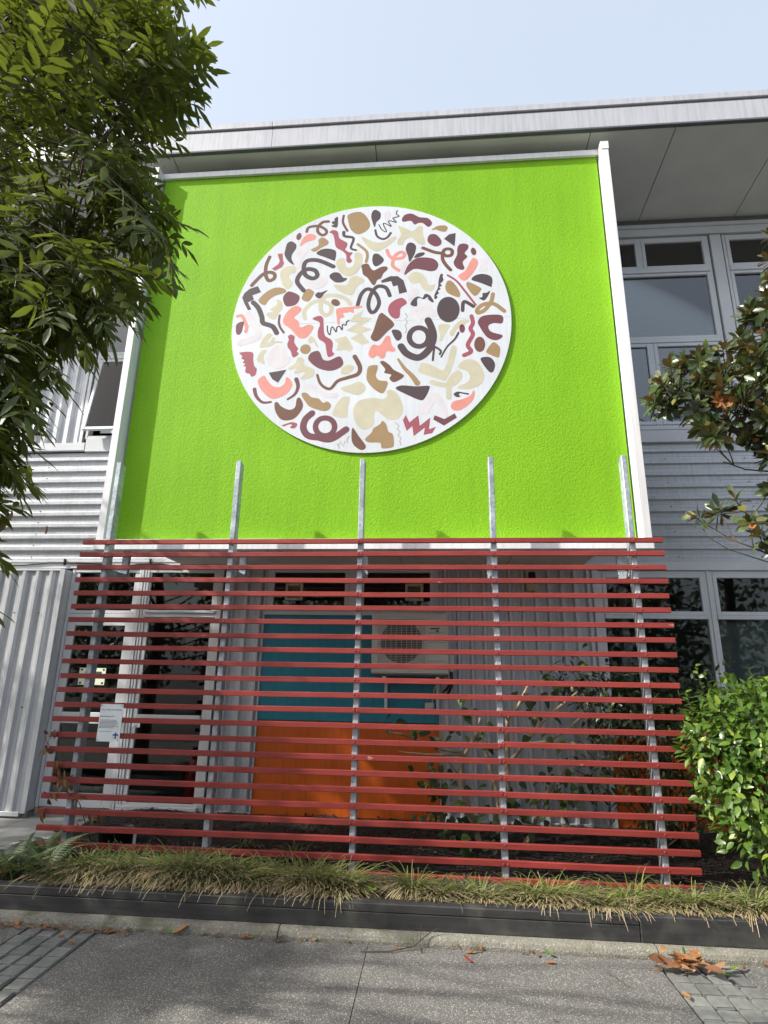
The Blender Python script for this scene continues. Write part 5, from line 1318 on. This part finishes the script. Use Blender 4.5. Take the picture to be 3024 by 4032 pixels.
# --- strappy grass along the edging
def grass_strip(name, clumps, label):
    V = []; T = []; D = []; b = 0
    for (cx, cy, n, s) in clumps:
        for _ in range(n):
            th = rng.uniform(0, 2 * math.pi); rr = abs(rng.normal(0, .065)) * s
            p = np.array((cx + rr * math.cos(th) * 1.3, cy + rr * math.sin(th) * .9, soil_z(cx, cy) + .01))
            out = np.array((math.cos(th) * .75 + rng.normal(0, .3), math.sin(th) * .8 - .38 + rng.normal(0, .25), 0)); out = out / max(.2, np.linalg.norm(out))
            L = rng.uniform(.21, .36) * s; lean = rng.uniform(.25, .95); w = rng.uniform(.0030, .0052)
            side = unit((-out[1], out[0], 0)); fwd = out[1] < -.2
            dry_b = (rng.random() < (.68 if fwd else .15)) and lean > .4; N = 6
            for i in range(N + 1):
                t = i / N; a = (1.42 - .45 * lean) - t * (.75 + 1.40 * lean)
                if i: q = q + (out * math.cos(a) + np.array((0, 0, math.sin(a)))) * L / N
                else: q = p.copy()
                if q[1] < -.675 and q[1] > -.796 and q[2] < .209: q[2] = .209 + .004 * rng.random()
                ww = w * (1 - .75 * t ** 2)
                V += [q + side * ww, q - side * ww]; v_ = max(0, (t - (.34 if dry_b else .88)) / (.35 if dry_b else .15)); D += [min(1, v_)] * 2
            for i in range(N): T += [(b + 2 * i, b + 2 * i + 1, b + 2 * i + 3), (b + 2 * i, b + 2 * i + 3, b + 2 * i + 2)]
            b += 2 * (N + 1)
    me = fast_mesh(name, np.array(V), np.array(T), ['grass'])
    at_ = me.attributes.new('dry', 'FLOAT', 'POINT'); at_.data.foreach_set('value', np.array(D, np.float32))
    o = put(name, me); o['kind'] = 'stuff'; o['label'] = label
cl = []
x = -1.98
while x < 0.05:
    cl.append((x, -.465 + rng.uniform(-.035, .035), 440, rng.uniform(.90, 1.05))); cl.append((x + .06, -.38 + rng.uniform(-.05, .05), 220, rng.uniform(.9, 1.08))); x += rng.uniform(.14, .20)
cl.append((.02, -.46, 420, .92))
grass_strip('grass', cl, 'unbroken strappy grass with dry tips hanging over the left part of the black edging')
cl = [(.50, -.42, 420, .80), (.67, -.52, 320, .64), (.81, -.48, 220, .64), (.97, -.49, 400, .72)]
for x in np.arange(1.26, 2.62, .155):
    cl.append((x, -.495 + rng.uniform(-.04, .04), 380, rng.uniform(.68, .92)))
for x in np.arange(2.72, 4.3, .17): cl.append((x, -.49 + rng.uniform(-.04, .04), 400, rng.uniform(.80, 1.0)))
cl += [(2.0, -.36, 150, 1.0), (-.5, .32, 40, .7), (-1.0, .5, 30, .6)]
grass_strip('grass', cl, 'shorter sunlit strappy grass tufts over the right part of the black edging')
wd = thing('weed', (.22, -.60, .2), 'small bright green weed in the gap between the grass tufts', 'weed')
foliage(wd, 'leaf', 'foliage', [leaf_blade(.05, .02, .2, .3)], ['greenleaf'], [(0, at((.22, -.58, .20), (math.cos(t), math.sin(t), .9), (0, 0, 1), rng.uniform(.6, 1.1)), 0) for t in np.arange(0, 12, 1.7)], 20)
for (x, lab) in ((-1.03, 'tiny green weed in the kerb crack left of the other weed'), (-.83, 'tiny thin weed in the kerb crack right of the other weed')):
    w_ = thing('weed', (x, -.862, 0), lab, 'weed', 'weeds in the kerb crack')
    foliage(w_, 'leaf', 'foliage', [leaf_blade(.04, .014, .2, .3)], ['greenleaf'], [(0, at((x, -.862, .0), (math.cos(t) * .7, math.sin(t) * .5 - .1, 1), (0, -.5, 1), rng.uniform(.5, 1.1)), 0) for t in np.arange(0, 9, 1.7)], 20)

# --- bark chips and leaf litter
chv = [leaf_blade(.05, .022, .1, .1, (.6, .9, 1, .8, .4)), leaf_blade(.035, .016, -.2, .2, (.5, 1, .9, .8, .3)), leaf_blade(.06, .012, .2, .0, (.7, .8, 1, .9, .5))]
V = []; T = []; b = 0
for _ in range(7500):
    x, y = rng.uniform(-2.9, 3.4), rng.uniform(-.60, 1.59)
    v, t = xf(chv[int(rng.integers(3))], at((x, y, soil_z(x, y) + rng.uniform(.0, .016)), (rng.normal(), rng.normal(), rng.normal(0, .3)), (rng.normal(0, .4), rng.normal(0, .4), 1), rng.uniform(.5, 1.1)))
    V.append(v); T.append(t + b); b += len(v)
o = put('bark_mulch', fast_mesh('bark_mulch', np.concatenate(V), np.concatenate(T), ['chip'])); o['kind'] = 'stuff'; o['label'] = 'dark bark chips covering the bed behind the slats'
lit = [leaf_blade(.085, .034, .35, .35), leaf_blade(.07, .03, -.3, -.35), leaf_blade(.06, .015, .3, .5), leaf_blade(.095, .04, .3, -.25)]
V = []; T = []; b = 0
for _ in range(150):
    u = rng.random()
    if u < .45: x, y, s = rng.uniform(-2.3, -1.25), -.885 - abs(rng.normal(0, .022)), rng.uniform(.35, .8)
    elif u < .85: x, y, s = rng.uniform(-2.3, 3.2), -.875 - abs(rng.normal(0, .014)), rng.uniform(.25, .6)
    elif u < .93: x, y, s = rng.uniform(1.95, 2.45), -.90 - abs(rng.normal(0, .05)), rng.uniform(.4, .7)
    else: x, y, s = rng.uniform(-2.2, 3.0), rng.uniform(-1.6, -.95), rng.uniform(.25, .4)
    v, t = xf(lit[int(rng.integers(4))], at((x, y, .008 + .012 * s), (rng.normal(), rng.normal(0, .6), rng.normal(0, .12)), (rng.normal(0, .3), rng.normal(0, .3), 1), s))
    v[:, 2] = np.maximum(v[:, 2], .003); V.append(v); T.append(t + b); b += len(v)
o = put('leaf_litter', fast_mesh('leaf_litter', np.concatenate(V), np.concatenate(T), ['dryleaf'])); o['kind'] = 'stuff'; o['label'] = 'small dry leaves swept along the foot of the kerb'
def single(name, v, p, d, s, m, lab, cat='leaf', grp='fallen leaves on the pavement'):
    vv, t = xf(lit[v], at(p, d, (.05, -.05, 1), s)); vv[:, 2] = np.maximum(vv[:, 2], p[2] - .004)
    return tag(put(name, fast_mesh(name, vv, t, [m])), lab, cat, grp)
single('fallen_leaf', 1, (.875, -1.03, .012), (-.8, .25, .05), .9, 'redleaf', 'single red leaf lying on the pavement, middle right')
single('fallen_leaf', 3, (1.37, -.905, .014), (-.9, .2, .1), .8, 'greenleaf', 'fresh green leaf lying on the pavement near the kerb')
single('fallen_leaf', 0, (1.36, -.985, .010), (-.9, .1, .05), .75, 'rustleaf', 'orange brown leaf just below the fresh green leaf')
single('fallen_leaf', 0, (1.973, -1.32, .012), (.0, 1, .08), 1.1, 'rustleaf', 'upright lying tan leaf at the edge of the right cobbles')
single('fallen_leaf', 3, (-1.02, -.885, .012), (.8, .3, .15), 1.15, 'rustleaf', 'large curled tan leaf against the kerb, left of centre')
single('fallen_leaf', 1, (-.76, -.880, .010), (.9, .1, .05), .9, 'dryleaf', 'brown leaf at the kerb between the two tan leaves')
single('fallen_leaf', 0, (-.58, -.885, .012), (.9, .2, .1), 1.0, 'rustleaf', 'tan leaf at the kerb right of the brown leaf')
single('fallen_leaf', 3, (-.36, -.910, .010), (.9, .35, .05), .9, 'chip', 'grey withered leaf at the kerb, just left of the middle')
single('fallen_leaf', 0, (.83, -.915, .010), (.9, .2, .1), .85, 'rustleaf', 'small tan leaf above the red leaf by the kerb')
single('fallen_leaf', 2, (.39, -.895, .012), (.9, -.3, .1), 1.0, 'dryleaf', 'brown leaf beside the bare twig')
single('fallen_leaf', 0, (-1.60, -1.08, .012), (.9, .1, .05), .7, 'rustleaf', 'pale tan leaf on the left cobbles')
single('fallen_leaf', 3, (2.66, -.885, .012), (.9, .0, .08), .9, 'redleaf', 'reddish leaf by the kerb at right edge')
tw = MB().tube([(.20, -.97, .006), (.38, -.955, .010), (.52, -.90, .02), (.62, -.835, .075), (.70, -.815, .10)], [.003, .004, .004, .003, .0015], 5).tube([(.52, -.90, .02), (.51, -.87, .10)], [.002, .001], 4).tube([(.56, -.875, .04), (.565, -.85, .12)], [.002, .001], 4)
tag(obj('twig', tw, 'bark'), 'thin bare twig leaning from the pavement onto the kerb', 'twig')
tag(obj('twig', MB().tube([(1.62, -1.06, .006), (1.66, -1.12, .008), (1.70, -1.22, .006)], [.002, .003, .0015], 5), 'bark'), 'short dark twig on the sunlit pavement at right', 'twig')
fb = thing('fallen_branch', (2.14, -1.0, .01), 'fallen magnolia sprig with curled orange leaves on the right cobbles', 'fallen branch')
obj('stem', MB().tube([(2.02, -.98, .03), (2.12, -1.0, .045), (2.22, -.985, .03), (2.34, -.97, .02)], [.003, .005, .005, .003], 6), 'palebark', fb)
for i in range(36):
    gl = i in (3, 11, 17, 22)
    p = np.array((2.12 + rng.normal(0, .075), -.985 + rng.normal(0, .04), .03 + abs(rng.normal(0, .025))))
    if gl: p = np.array(((2.01, -.93, .035), (2.23, -1.06, .03), (2.30, -.99, .02), (2.12, -.93, .06))[(3, 11, 17, 22).index(i)])
    th = rng.uniform(0, 6.28)
    vv, t = xf(lit[(0, 1, 3)[i % 3]], at(p, (math.cos(th), math.sin(th) * .7, rng.uniform(-.15, .35)), (rng.normal(0, .5), rng.normal(-.2, .4), 1), rng.uniform(.85, 1.3)))
    vv[:, 2] = np.maximum(vv[:, 2], .004 + .002 * i / 24)
    put('leaf', fast_mesh('leaf', vv, t, ['greenleaf' if gl else ('rustleaf' if i % 4 else 'dryleaf')]), fb)

# --- trees across the way, behind the camera (seen in the glass)
V = []; T = []; b = 0
cv = leaf_blade(.28, .15, .2, .2)
for cx, cy, h, r in ((-13, -16, 5, 3.2), (-7.5, -18, 6.5, 3.4), (-2, -16, 5.5, 3), (3, -17, 7, 3.6), (8, -16, 6, 3.2), (13, -18, 6.5, 3.6), (19, -17, 6, 3.5), (-19, -17, 6, 3.5)):
    for _ in range(1500):
        v_ = unit(rng.normal(0, 1, 3)) * rng.random() ** .4
        p = np.array((cx, cy, h * .52)) + v_ * np.array((r, r * .7, h * .52))
        v, t = xf(cv, at(p, rng.normal(0, 1, 3), rng.normal(0, 1, 3), rng.uniform(.7, 1.5))); V.append(v); T.append(t + b); b += len(v)
o = put('treeline', fast_mesh('treeline', np.concatenate(V), np.concatenate(T), ['darkleaf'])); o['kind'] = 'stuff'; o['label'] = 'dark belt of trees across the street'
